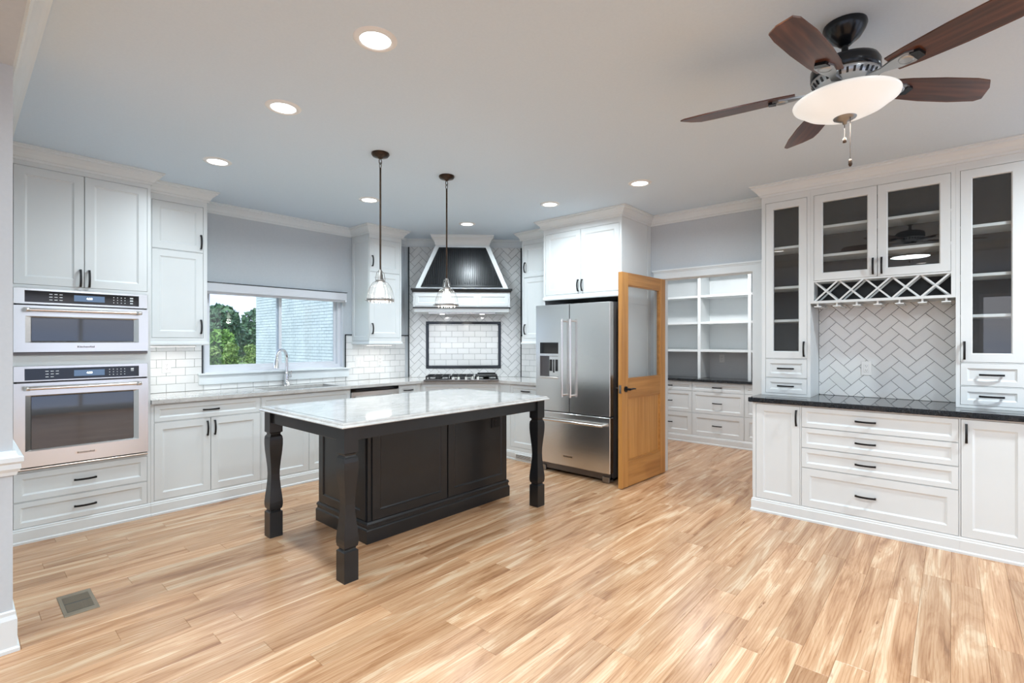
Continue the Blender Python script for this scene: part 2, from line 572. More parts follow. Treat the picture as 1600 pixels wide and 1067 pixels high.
while y < 5.45:
    off = rr.random() * PLL
    x = -4.1 - off + PLL / 2
    while x < 7.7:
        x0, x1 = x - PLL / 2, x + PLL / 2
        if x0 < 7.3 and x0 > -4.15 and y + PLW < 5.5:
            vis = any(in_view(x0 + PLL * k / 6, y + PLW * j) for k in range(7) for j in (0, 1))
            cx0, cx1 = x0, x1
            hid = (y > 4.84 and x1 < 5.0) or (x0 > 4.5 and x1 < 5.0 and y < 1.2) or (x0 > 5.15 and y < 1.0) or (x0 > 5.2 and y > 3.45) or (x0 > 1.95 and x1 < 3.34 and 3.07 < y < 3.6) or (x1 < 0.1 and y > 3.3) or (x0 > 6.9) or (x0 > 4.3 and 2.55 < y < 3.35 and x1 < 5.1) or (x0 > 4.55 and y < 1.2)
            if vis and not hid:
                link('plank', plank_me, fl, (x, y + PLW / 2, 0))
            else:
                rest.append((x, y + PLW / 2))
        x += PLL
    y += PLW
rm = MB()
for (x, y) in rest:
    rm.add([(p.co.x + x, p.co.y + y, p.co.z) for p in plank_me.vertices], [tuple(p.vertices) for p in plank_me.polygons])
tag(rm.build('plank_field', floorm, fl), kind='stuff')

tag(MB().box(-4.2, 7.6, -3.6, 5.7, CEIL, CEIL + 0.15).build('ceiling', ceilp), 'smooth pale grey ceiling with recessed lights', 'ceiling', kind='structure')

WX0, WX1, WZ0, WZ1 = 1.62, 3.09, 1.10, 1.985
wn = MB()
wn.box(0.03, WX0, NY, NY + 0.16, 0, CEIL).box(WX1, 4.2, NY, NY + 0.16, 0, CEIL).box(WX0, WX1, NY, NY + 0.16, 0, WZ0).box(WX0, WX1, NY, NY + 0.16, WZ1, CEIL)
wall_n = tag(wn.build('wall_north', wallp), 'grey painted kitchen wall around the sink window', 'wall', kind='structure')

DS = 9.42          # diagonal wall: x + y = DS
dc0 = (DS - NY, NY)
dc1 = (EX, DS - EX)
wall_d = MB().prism([dc0, dc1, (dc1[0] + 0.14, dc1[1] + 0.02), (dc0[0] + 0.02, dc0[1] + 0.14)], 0, CEIL).build('wall_northeast', wallp)
tag(wall_d, 'diagonal corner wall tiled in white herringbone behind the range hood', 'wall', kind='structure')

DY0, DY1, DZ = 1.42, 2.345, 2.085   # pantry doorway
we = MB()
we.box(EX, EX + 0.12, DY1, 4.6, 0, CEIL).box(EX, EX + 0.12, -3.6, DY0, 0, CEIL).box(EX, EX + 0.12, DY0, DY1, DZ, CEIL)
wall_e = tag(we.build('wall_east', wallp), 'grey painted wall holding the pantry doorway and the glass-door hutch', 'wall', kind='structure')

# west wall with its wide cased opening: end post by the ovens and the header above
ww = MB()
ww.box(0.03, 0.18, 3.20, 5.6, 0, CEIL).box(0.03, 0.18, -2.4, 3.20, 2.66, CEIL).box(0.03, 0.18, -3.6, -2.4, 0, CEIL)
wall_w = tag(ww.build('wall_west', wallp), 'grey wall end with white chair rail at the left edge', 'wall', kind='structure')
# outer walls of the room behind, with unseen big windows added to let daylight in
def holed(mb, fixed, a0, a1, holes, along):
    """wall slab with window holes [(a0,a1,z0,z1)]; fixed=(f0,f1)"""
    cuts = sorted(holes)
    cur = a0
    def bx(p, q, z0, z1):
        if along == 'x': mb.box(p, q, fixed[0], fixed[1], z0, z1)
        else: mb.box(fixed[0], fixed[1], p, q, z0, z1)
    for (h0, h1, z0, z1) in cuts:
        bx(cur, h0, 0, CEIL)
        bx(h0, h1, 0, z0)
        bx(h0, h1, z1, CEIL)
        cur = h1
    bx(cur, a1, 0, CEIL)
    return mb
SWIN = [(-3.2, -1.2, 0.06, 2.35), (0.7, 2.7, 0.06, 2.35), (3.0, 4.8, 0.06, 2.35)]
tag(holed(MB(), (-3.6, -3.45), -4.2, EX, SWIN, 'x').build('wall_south', wallp), 'grey wall of the sitting area opposite the kitchen', 'wall', kind='structure')
WWIN = [(-3.0, -0.4, 0.06, 2.35), (0.1, 2.7, 0.06, 2.35)]
tag(holed(MB(), (-4.2, -4.05), -3.45, 5.6, WWIN, 'y').build('wall_southwest', wallp), 'far grey wall of the adjoining sitting room', 'wall', kind='structure')
tag(MB().box(-4.05, 0.03, 5.45, 5.6, 0, CEIL).build('wall_northwest', wallp), 'plain grey end wall of the adjoining sitting room', 'wall', kind='structure')
k = 2
for (h0, h1, z0, z1) in SWIN:
    w_ = thing('window_%d' % k, ['tall white floor-length window left of the three opposite the kitchen', 'tall white floor-length window between its two neighbours opposite the kitchen', 'tall white floor-length window facing the hutch end of the room'][k - 2], 'window', ((h0 + h1) / 2, -3.52, z0), kind='structure')
    hw, hh = (h1 - h0) / 2, z1 - z0
    MB().box(-hw, hw, -0.03, 0.03, 0, 0.06).box(-hw, hw, -0.03, 0.03, hh - 0.06, hh).box(-hw, -hw + 0.06, -0.03, 0.03, 0.06, hh - 0.06).box(hw - 0.06, hw, -0.03, 0.03, 0.06, hh - 0.06).build('frame', vinyl, w_)
    MB().box(-0.03, 0.03, -0.03, 0.03, 0.06, hh - 0.06).build('mullion', vinyl, w_)
    k += 1
for (h0, h1, z0, z1) in WWIN:
    w_ = thing('window_%d' % k, ['tall white window in the far sitting room wall, away from the kitchen', 'tall white window in the far sitting room wall, nearer the kitchen'][k - 5], 'window', (-4.12, (h0 + h1) / 2, z0), kind='structure')
    hw, hh = (h1 - h0) / 2, z1 - z0
    MB().box(-0.03, 0.03, -hw, hw, 0, 0.06).box(-0.03, 0.03, -hw, hw, hh - 0.06, hh).box(-0.03, 0.03, -hw, -hw + 0.06, 0.06, hh - 0.06).box(-0.03, 0.03, hw - 0.06, hw, 0.06, hh - 0.06).build('frame', vinyl, w_)
    MB().box(-0.03, 0.03, -0.03, 0.03, 0.06, hh - 0.06).build('mullion', vinyl, w_)
    k += 1

# pantry room shell
tag(MB().box(7.36, 7.5, 0.9, 3.75, 0, CEIL).build('wall_pantry_back', pantryp), 'pale wall behind the pantry shelves', 'wall', kind='structure')
tag(MB().box(EX + 0.12, 7.36, 3.60, 3.75, 0, CEIL).build('wall_pantry_north', pantryp), 'left side wall inside the pantry', 'wall', kind='structure')
tag(MB().box(EX + 0.12, 7.36, 0.9, 1.05, 0, CEIL).build('wall_pantry_south', pantryp), 'right side wall inside the pantry', 'wall', kind='structure')

# crown mouldings along the walls (room side is to the right of travel)
def crown(i, path, label):
    tag(MB().sweep(path, CROWN).build('trim_%d' % i, trimw), label, 'crown moulding', kind='structure')
crown(1, [(1.60, NY), (3.33, NY)], 'white crown moulding above the sink window')
crown(2, [(3.78, NY), dc0, dc1, (EX, 4.03)], 'white crown moulding across the herringbone corner behind the hood')
crown(3, [(EX, 2.475), (EX, 1.262)], 'white crown moulding above the pantry doorway')
crown(4, [(0.18, -2.4), (0.18, 4.83)], 'white crown moulding along the header at the left edge')
# chair rail and baseboard around the wall end at the left edge
RAIL = [(0, 0.80), (0.012, 0.80), (0.016, 0.815), (0.026, 0.83), (0.026, 0.852), (0.034, 0.862), (0.034, 0.882), (0.016, 0.888), (0.010, 0.91), (0, 0.91)]
tag(MB().sweep([(0.03, 3.20), (0.18, 3.20), (0.18, 4.80)][::-1][::-1], [(o, z) for o, z in RAIL]).build('trim_5', trimw), 'white chair rail wrapping the wall end beside the ovens', 'chair rail', kind='structure')
BB = [(0, 0), (0.022, 0), (0.022, 0.015), (0.014, 0.022), (0.014, 0.145), (0.008, 0.165), (0.008, 0.18), (0, 0.185)]
tag(MB().sweep([(0.03, 3.20), (0.18, 3.20), (0.18, 4.80)], BB).build('baseboard_west', trimw), 'white baseboard wrapping the wall end beside the ovens', 'baseboard', kind='structure')

# pantry door casing
cs = MB()
CW = 0.085
cs.box(EX - 0.018, EX, DY0 - CW, DY0 + 0.006, 0, DZ).box(EX - 0.018, EX, DY1 - 0.006, DY1 + CW, 0, DZ)
cs.box(EX - 0.020, EX, DY0 - CW, DY1 + CW, DZ - 0.006, DZ + 0.075)
cs.box(EX - 0.034, EX, DY0 - CW - 0.012, DY1 + CW + 0.012, DZ + 0.075, DZ + 0.092)
cs.box(EX - 0.026, EX, DY0 - CW - 0.004, DY1 + CW + 0.004, DZ + 0.062, DZ + 0.075)
cs.box(EX, EX + 0.12, DY0 - 0.004, DY0 + 0.012, 0, DZ).box(EX, EX + 0.12, DY1 - 0.012, DY1 + 0.004, 0, DZ).box(EX, EX + 0.12, DY0, DY1, DZ - 0.012, DZ + 0.004)
cs.box(EX - 0.024, EX - 0.018, DY0 - CW, DY0 - CW + 0.02, 0, DZ).box(EX - 0.024, EX - 0.018, DY1 + CW - 0.02, DY1 + CW, 0, DZ)
tag(cs.build('trim_6', trimw), 'white casing framing the pantry doorway', 'door casing', kind='structure')

# sink window
win = thing('window_1', 'wide white sliding window over the sink looking out to trees', 'window', ((WX0 + WX1) / 2, NY, WZ0), kind='structure')
wx0, wx1, wh = WX0 - (WX0 + WX1) / 2, WX1 - (WX0 + WX1) / 2, WZ1 - WZ0
MB().box(wx0, wx1, 0.0, 0.13, -0.002, 0.006).box(wx0 - 0.002, wx0 + 0.006, 0, 0.13, 0, wh).box(wx1 - 0.006, wx1 + 0.002, 0, 0.13, 0, wh).build('jamb', vinyl, win)
MB().box(wx0, wx1, 0.06, 0.12, 0.004, 0.045).box(wx0, wx1, 0.06, 0.12, wh - 0.045, wh).box(wx0, wx0 + 0.04, 0.06, 0.12, 0.045, wh - 0.045).box(wx1 - 0.04, wx1, 0.06, 0.12, 0.045, wh - 0.045).build('frame', vinyl, win)
mx = 2.375 - (WX0 + WX1) / 2
for i, (a, b, yy) in enumerate(((wx0 + 0.04, mx + 0.022, 0.075), (mx - 0.022, wx1 - 0.04, 0.098))):
    s_ = MB().box(a, b, yy, yy + 0.022, 0.045, 0.075).box(a, b, yy, yy + 0.022, wh - 0.075, wh - 0.045).box(a, a + 0.03, yy, yy + 0.022, 0.075, wh - 0.075).box(b - 0.03, b, yy, yy + 0.022, 0.075, wh - 0.075).build('sash', vinyl, win)
    MB().box(a + 0.03, b - 0.03, yy + 0.009, yy + 0.013, 0.075, wh - 0.075).build('pane', winglass, s_)
MB().cbox(wx0 - 0.065, wx1 + 0.07, -0.052, 0.06, -0.018, 0.0, 0.004).build('sill', trimw, win)
MB().cbox(wx0 - 0.055, wx1 + 0.06, -0.030, -0.001, -0.11, -0.018, 0.003).build('apron', trimw, win)
sh = thing('roller_shade', 'rolled-up grey fabric shade in a cassette above the sink window', 'shade', ((WX0 + WX1) / 2, NY, 1.885))
MB().cbox(wx0 - 0.012, wx1 + 0.012, -0.075, -0.004, 0.006, 0.098, 0.008).build('cassette', shadem, sh)
MB().box(wx0 - 0.012, wx1 + 0.012, -0.078, -0.004, 0.0985, 0.104).build('top_rail', liner, sh)
MB().cbox(wx0 + 0.008, wx1 - 0.008, -0.045, -0.025, -0.012, 0.010, 0.003).build('hem_bar', vinyl, sh)
MB().lathe([(0.012, -0.01), (0.014, 0.0), (0.012, 0.012)], 12, wx1 - 0.004, -0.066).build('end_cap', vinyl, sh)

# ------------------------------------------------------------------ tiles
TW, TH, G = 0.1524, 0.0762, 0.0026
def clip(poly, a, b, c):
    """keep a*x + b*y <= c"""
    out = []
    for i in range(len(poly)):
        p, q = poly[i], poly[(i + 1) % len(poly)]
        dp, dq = a * p[0] + b * p[1] - c, a * q[0] + b * q[1] - c
        if dp <= 0: out.append(p)
        if (dp < 0) != (dq < 0) and abs(dp - dq) > 1e-12:
            t = dp / (dp - dq)
            out.append((p[0] + (q[0] - p[0]) * t, p[1] + (q[1] - p[1]) * t))
    return out
def crect(poly, r):
    for (a, b, c) in ((-1, 0, -r[0]), (1, 0, r[1]), (0, -1, -r[2]), (0, 1, r[3])):
        if len(poly) < 3: return []
        poly = clip(poly, a, b, c)
    return poly
def area(p):
    return 0.5 * abs(sum(p[i][0] * p[(i + 1) % len(p)][1] - p[(i + 1) % len(p)][0] * p[i][1] for i in range(len(p)))) if len(p) > 2 else 0
def tile_mesh(poly):
    """poly in (x,z), face toward -y; 7 mm thick with eased edges"""
    n = len(poly)
    cx = sum(p[0] for p in poly) / n
    cz = sum(p[1] for p in poly) / n
    ins = []
    for p in poly:
        d = math.hypot(p[0] - cx, p[1] - cz)
        k = max(0.0, 1 - 0.0028 / max(d, 0.003))
        ins.append((cx + (p[0] - cx) * k, cz + (p[1] - cz) * k))
    m = MB()
    m.add([(p[0], 0, p[1]) for p in poly] + [(p[0], -0.0058, p[1]) for p in poly] + [(p[0], -0.0075, p[1]) for p in ins],
          [tuple(range(n))] + [(i, (i + 1) % n, n + (i + 1) % n, n + i) for i in range(n)] + [(n + i, n + (i + 1) % n, 2 * n + (i + 1) % n, 2 * n + i) for i in range(n)] + [tuple(2 * n + i for i in range(n))])
    me = m.mesh('tile')
    me.materials.append(tilem)
    return me
full_sub = tile_mesh([(-TW / 2 + G / 2, -TH / 2 + G / 2), (TW / 2 - G / 2, -TH / 2 + G / 2), (TW / 2 - G / 2, TH / 2 - G / 2), (-TW / 2 + G / 2, TH / 2 - G / 2)])
FULL_A = (TW - G) * (TH - G)
def put_tile(parent, frame, poly, full, cen, rotm):
    if full:
        o = link('tile', full_sub, parent)
        o.matrix_local = frame @ Matrix.Translation((cen[0], 0, cen[1])) @ rotm
    else:
        cx = sum(p[0] for p in poly) / len(poly)
        cz = sum(p[1] for p in poly) / len(poly)
        o = link('tile', tile_mesh([(p[0] - cx, p[1] - cz) for p in poly]), parent)
        o.matrix_local = frame @ Matrix.Translation((cx, 0, cz))
def subway(parent, frame, rect, z_start, x_start):
    j0 = int(math.floor((rect[2] - z_start) / TH)) - 1
    for j in range(j0, j0 + 60):
        zc = z_start + (j + 0.5) * TH
        if zc - TH / 2 > rect[3]: break
        if zc + TH / 2 < rect[2]: continue
        off = x_start + (TW / 2 if j % 2 else 0)
        i0 = int(math.floor((rect[0] - off) / TW)) - 1
        for i in range(i0, i0 + 80):
            xc = off + (i + 0.5) * TW
            if xc - TW / 2 > rect[1]: break
            p = [(xc - TW / 2 + G / 2, zc - TH / 2 + G / 2), (xc + TW / 2 - G / 2, zc - TH / 2 + G / 2), (xc + TW / 2 - G / 2, zc + TH / 2 - G / 2), (xc - TW / 2 + G / 2, zc + TH / 2 - G / 2)]
            q = crect(p, rect)
            a = area(q)
            if a < 1.5e-4: continue
            put_tile(parent, frame, q, a > FULL_A - 1e-7, (xc, zc), Matrix())
def herring(parent, frame, rect, origin, holes=(), skip=None):
    c = s = math.sqrt(0.5)
    w = TH
    for i in range(-40, 60):
        for m_ in range(-20, 21):
            for kind in (0, 1):
                if kind == 0: u0, v0, du, dv = (i + 4 * m_) * w, i * w, 2 * w, w
                else: u0, v0, du, dv = (i + 3 + 4 * m_) * w, i * w, w, 2 * w
                g = G / 2
                loc = [(u0 + g, v0 + g), (u0 + du - g, v0 + g), (u0 + du - g, v0 + dv - g), (u0 + g, v0 + dv - g)]
                poly = [(origin[0] + c * a - s * b, origin[1] + s * a + c * b) for a, b in loc]
                xs = [p[0] for p in poly]; zs = [p[1] for p in poly]
                if max(xs) < rect[0] or min(xs) > rect[1] or max(zs) < rect[2] or min(zs) > rect[3]: continue
                if skip and all(skip(p) for p in poly): continue
                pieces = [crect(poly, rect)]
                for h in holes:
                    nx = []
                    for q in pieces:
                        if len(q) < 3: continue
                        nx.append(crect(q, (-9, h[0], -9, 9)))
                        nx.append(crect(q, (h[1], 9, -9, 9)))
                        nx.append(crect(q, (h[0], h[1], -9, h[2])))
                        nx.append(crect(q, (h[0], h[1], h[3], 9)))
                    pieces = nx
                pieces = [q for q in pieces if len(q) > 2 and area(q) > 1.5e-4]
                for q in pieces:
                    fullq = area(q) > FULL_A - 1e-7
                    cen = (sum(p[0] for p in poly) / 4, sum(p[1] for p in poly) / 4)
                    ang = R(45) if kind == 0 else R(135)
                    put_tile(parent, frame, q, fullq, cen, Matrix.Rotation(-ang, 4, 'Y'))

FN = Matrix.Translation((0, NY - 0.004, 0))
TZ = 0.937
TTOP = 1.482
gm = MB().box(1.06, 1.60, NY - 0.005, NY, TZ, 1.40).box(1.60, 3.11, NY - 0.005, NY, TZ, 1.0).box(3.11, dc0[0], NY - 0.005, NY, TZ, TTOP)
gm.build('grout', grout_l, wall_n)
subway(wall_n, FN, (1.06, 1.595, TZ, 1.40), TZ, 1.06 - 0.06)
subway(wall_n, FN, (1.595, 3.115, TZ, 0.995), TZ, 1.06 - 0.06)
subway(wall_n, FN, (3.122, dc0[0], TZ, TTOP), TZ, 1.06 - 0.06)
def lin(parent, fr, x0, x1, z0, z1, dpt=0.012):
    o = MB().cbox(x0, x1, -dpt, 0, z0, z1, 0.003).build('liner', liner, parent)
    o.matrix_local = fr
lin(wall_n, FN, 1.594, 1.608, 1.10, 1.40)
lin(wall_n, FN, 3.108, 3.122, 1.10, TTOP + 0.014)
lin(wall_n, FN, 3.122, 3.36, TTOP, TTOP + 0.014)
lin(wall_n, FN, 3.70, dc0[0], TTOP, TTOP + 0.014)
# east wall between corner and refrigerator: local x = -y
FE = Matrix.Translation((EX - 0.004, 0, 0)) @ Matrix.Rotation(R(-90), 4, 'Z')
MB().box(EX - 0.005, EX, 3.47, dc1[1], TZ, TTOP).build('grout', grout_l, wall_e)
subway(wall_e, FE, (-dc1[1], -3.48, TZ, TTOP), TZ, -4.34)
lin(wall_e, FE, -dc1[1], -3.5, TTOP, TTOP + 0.014)
# diagonal wall: frame centred under the hood
DCX, DCY = 4.53, 4.89
FD0 = Matrix.Translation((DCX, DCY, 0)) @ Matrix.Rotation(R(-45), 4, 'Z')
FD = FD0 @ Matrix.Translation((0, -0.004, 0))
DL, DR = -0.722, 0.772
CB = CEIL - 0.10
g_ = MB().box(DL, DR, -0.005, 0.0, TZ, CB).build('grout', grout_d, wall_d)
g_.matrix_local = FD0
FRM = (-0.495, 0.500, 1.052, 1.676)
def behind_hood(p):
    return p[1] > 1.84 and abs(p[0]) < 0.50 - max(0, p[1] - 2.06) * 0.40 and p[1] < 2.70
herring(wall_d, FD, (DL + 0.007, DR - 0.007, TZ, CB), (0.0, 0.90), holes=[FRM], skip=behind_hood)
subway(wall_d, FD, (FRM[0] + 0.036, FRM[1] - 0.036, FRM[2] + 0.036, FRM[3] - 0.036), FRM[2] + 0.04, FRM[0] + 0.036 - 0.076)
lin(wall_d, FD, DL - 0.007, DL + 0.007, TZ, CB, 0.014)
lin(wall_d, FD, DR - 0.007, DR + 0.006, TZ, CB, 0.014)
for (a, b, c, d) in ((FRM[0], FRM[1], FRM[2], FRM[2] + 0.036), (FRM[0], FRM[1], FRM[3] - 0.036, FRM[3]), (FRM[0], FRM[0] + 0.036, FRM[2] + 0.036, FRM[3] - 0.036), (FRM[1] - 0.036, FRM[1], FRM[2] + 0.036, FRM[3] - 0.036)):
    lin(wall_d, FD, a, b, c, d, 0.018)
lin(wall_d, FD, -0.778 + 0.004, DL - 0.007, TTOP, TTOP + 0.014)
# hutch backsplash
HU0, HU1 = 0.375, 1.272
FH = Matrix.Translation((EX - 0.004, 1.254, 0)) @ Matrix.Rotation(R(-90), 4, 'Z')
h_ = MB().box(HU0, HU1, -0.004, 0.004, 0.942, 1.73).build('grout', grout_d, wall_e)
h_.matrix_local = FH
herring(wall_e, FH, (HU0, HU1, 0.944, 1.725), (0.395, 0.93))

# ------------------------------------------------------------------ cabinet parts
DOORC, PULLC = {}, {}
def panel_front(w, h, stile, t=0.019, mat=None):
    """frame-and-panel front, x centred, z from 0, front face at y=0"""
    key = (round(w, 4), round(h, 4), round(stile, 4), mat.name)
    if key in DOORC: return DOORC[key]
    m = MB()
    a = 0.0012
    rings = [(0, t), (0, a), (a, 0), (stile, 0), (stile + 0.003, 0.004), (stile + 0.012, 0.0085), (stile + 0.013, 0.0085)]
    vs = []
    for (i, y) in rings:
        vs += [(-w / 2 + i, y, i), (w / 2 - i, y, i), (w / 2 - i, y, h - i), (-w / 2 + i, y, h - i)]
    fs = []
    for r_ in range(len(rings) - 1):
        for k in range(4):
            j = (k + 1) % 4
            fs.append((r_ * 4 + k, r_ * 4 + j, r_ * 4 + 4 + j, r_ * 4 + 4 + k))
    n = (len(rings) - 1) * 4
    fs.append((n, n + 1, n + 2, n + 3))
    fs.append((3, 2, 1, 0))
    m.add(vs, fs)
    me = m.mesh('front')
    me.materials.append(mat)
    DOORC[key] = me
    return me

def glass_front(w, h, stile, t=0.02):
    m = MB()
    rings = [(0, t), (0, 0.0012), (0.0012, 0), (stile, 0), (stile + 0.006, 0.006), (stile + 0.006, t)]
    vs = []
    for (i, y) in rings:
        vs += [(-w / 2 + i, y, i), (w / 2 - i, y, i), (w / 2 - i, y, h - i), (-w / 2 + i, y, h - i)]
    fs = []
    nr = len(rings)
    for r_ in range(nr):
        s_ = (r_ + 1) % nr
        for k in range(4):
            j = (k + 1) % 4
            fs.append((r_ * 4 + k, r_ * 4 + j, s_ * 4 + j, s_ * 4 + k))
    m.add(vs, fs)
    me = m.mesh('glass_front')
    me.materials.append(white)
    return me

def pull_mesh(length, vertical):
    key = (length, vertical)
    if key in PULLC: return PULLC[key]
    m = MB()
    n = 10
    pts = []
    for k in range(n + 1):
        s = -1 + 2 * k / n
        pts.append((s * length / 2, -(0.016 + 0.016 * (1 - s * s))))
    hw, ht = 0.0065, 0.0045
    vs, fs = [], []
    for (s, y) in pts:
        for (a, b) in ((-hw, -ht), (hw, -ht), (hw, ht), (-hw, ht)):
            vs.append((a, y + b, s) if vertical else (s, y + b, a))
    for k in range(n):
        for q in range(4):
            j = (q + 1) % 4
            fs.append((k * 4 + q, k * 4 + j, k * 4 + 4 + j, k * 4 + 4 + q))
    fs += [(3, 2, 1, 0), (n * 4, n * 4 + 1, n * 4 + 2, n * 4 + 3)]
    m.add(vs, fs)
    e = length / 2 - 0.006
    for s in (-e, e):
        if vertical: m.box(-0.005, 0.005, -0.019, 0.0, s - 0.005, s + 0.005)
        else: m.box(s - 0.005, s + 0.005, -0.019, 0.0, -0.005, 0.005)
    me = m.mesh('pull')
    me.materials.append(blackm)
    PULLC[key] = me
    return me

def add_front(u, kind, x0, x1, z0, z1, hx=None, hz=None, vert=True, plen=0.128, mat=None, stile=None):
    """inset front in an opening, with its pull; kind door / drawer / glass / panel"""
    g = 0.0022
    w, h = x1 - x0 - 2 * g, z1 - z0 - 2 * g
    mat = mat or white
    if stile is None: stile = 0.056 if h > 0.3 else (0.042 if h > 0.19 else 0.034)
    nm = 'door' if kind in ('door', 'glass') else ('drawer' if kind == 'drawer' else 'front_panel')
    if kind == 'glass': me = glass_front(w, h, stile)
    else: me = panel_front(w, h, stile, mat=mat)
    o = link(nm, me, u, ((x0 + x1) / 2, 0.0, z0 + g))
    if kind == 'glass':
        MB().box(-w / 2 + stile + 0.004, w / 2 - stile - 0.004, 0.010, 0.013, stile + 0.004, h - stile - 0.004).build('pane', glass, o)
    if hx is not None:
        link('handle', pull_mesh(plen, vert), o, (hx - (x0 + x1) / 2, 0, hz - z0 - g))
    return o

def face_frame(u, W, z0, z1, holes, y0=0.0, y1=0.02, mat=None):
    xs = sorted({0.0, W} | {h[0] for h in holes} | {h[1] for h in holes})
    zs = sorted({z0, z1} | {h[2] for h in holes} | {h[3] for h in holes})
    m = MB()
    for i in range(len(xs) - 1):
        run = None
        for j in range(len(zs) - 1):
            cx, cz = (xs[i] + xs[i + 1]) / 2, (zs[j] + zs[j + 1]) / 2
            solid = not any(h[0] < cx < h[1] and h[2] < cz < h[3] for h in holes)
            if solid:
                if run is None: run = zs[j]
            if (not solid or j == len(zs) - 2) and run is not None:
                top = zs[j + 1] if solid else zs[j]
                m.box(xs[i], xs[i + 1], y0, y1, run, top)
                run = None
    return m.build('face_frame', mat or white, u)

def cab(name, label, loc, rz, W, depth, z0, z1, fronts, cat='cabinet', plinth=True, group=None, crown_path=None, base_ends=(False, False), ctop=None):
    """fronts: (kind, x0, x1, z0, z1, hx, hz, vertical)"""
    u = thing(name, label, cat, loc, rz, group)
    face_frame(u, W, z0, z1, [f[1:5] for f in fronts])
    MB().box(0.001, W - 0.001, 0.0215, depth, z0, ctop or z1).build('carcass', white, u)
    for f in fronts:
        k = dict(hx=f[5], hz=f[6], vert=f[7]) if len(f) > 5 else {}
        add_front(u, f[0], f[1], f[2], f[3], f[4], **k)
    if plinth:
        p = [(0, 0), (W, 0)]
        if base_ends[0]: p = [(0, depth)] + p
        if base_ends[1]: p = p + [(W, depth)]
        MB().sweep(p, BASEP).build('plinth_moulding', white, u)
    if crown_path:
        MB().sweep(crown_path, CROWN).build('crown', white, u)
    return u

RE = R(-90)
RD = R(-45)
# ---- oven tower
OY = 4.83
OX = 0.19
ow = 1.055 - OX
f0 = 0.272 - OX
f1 = 1.034 - OX
oc = thing('oven_cabinet', 'tall white cabinet tower that holds the two built-in ovens', 'cabinet', (OX, OY, 0))
fr = [('door', f0, 0.648 - OX, 1.806, 2.635, 0.624 - OX, 1.875, True), ('door', 0.648 - OX, f1, 1.806, 2.635, 0.674 - OX, 1.875, True),
      ('drawer', f0, f1, 0.290, 0.492, (f0 + f1) / 2, 0.392, False), ('drawer', f0, f1, 0.108, 0.286, (f0 + f1) / 2, 0.198, False)]
MZ0, MZ1, VZ0, VZ1 = 1.312, 1.782, 0.505, 1.236
face_frame(oc, ow, 0.0, CEIL - 0.09, [f[1:5] for f in fr] + [(f0 + 0.004, f1 - 0.004, MZ0 + 0.006, MZ1 - 0.004), (f0 + 0.004, f1 - 0.004, VZ0 + 0.006, VZ1 - 0.004)])
cm = MB()
D_ = NY - OY - 0.002
cm.box(0.001, 0.06, 0.0215, D_, 0, CEIL - 0.09).box(ow - 0.018, ow - 0.001, 0.0215, D_, 0, CEIL - 0.09).box(0.06, ow - 0.018, D_ - 0.02, D_, 0, CEIL - 0.09)
cm.box(0.06, ow - 0.018, 0.0215, D_ - 0.02, MZ1, CEIL - 0.09).box(0.06, ow - 0.018, 0.0215, D_ - 0.02, VZ1, MZ0).box(0.06, ow - 0.018, 0.0215, D_ - 0.02, 0, VZ0)
cm.build('carcass', white, oc)
for f in fr: add_front(oc, *f[:5], hx=f[5], hz=f[6], vert=f[7], plen=0.13)
MB().sweep([(0, 0), (ow, 0)], BASEP).build('plinth_moulding', white, oc)
MB().sweep([(0, 0), (ow, 0), (ow, 0.32)], CROWN).build('crown', white, oc)

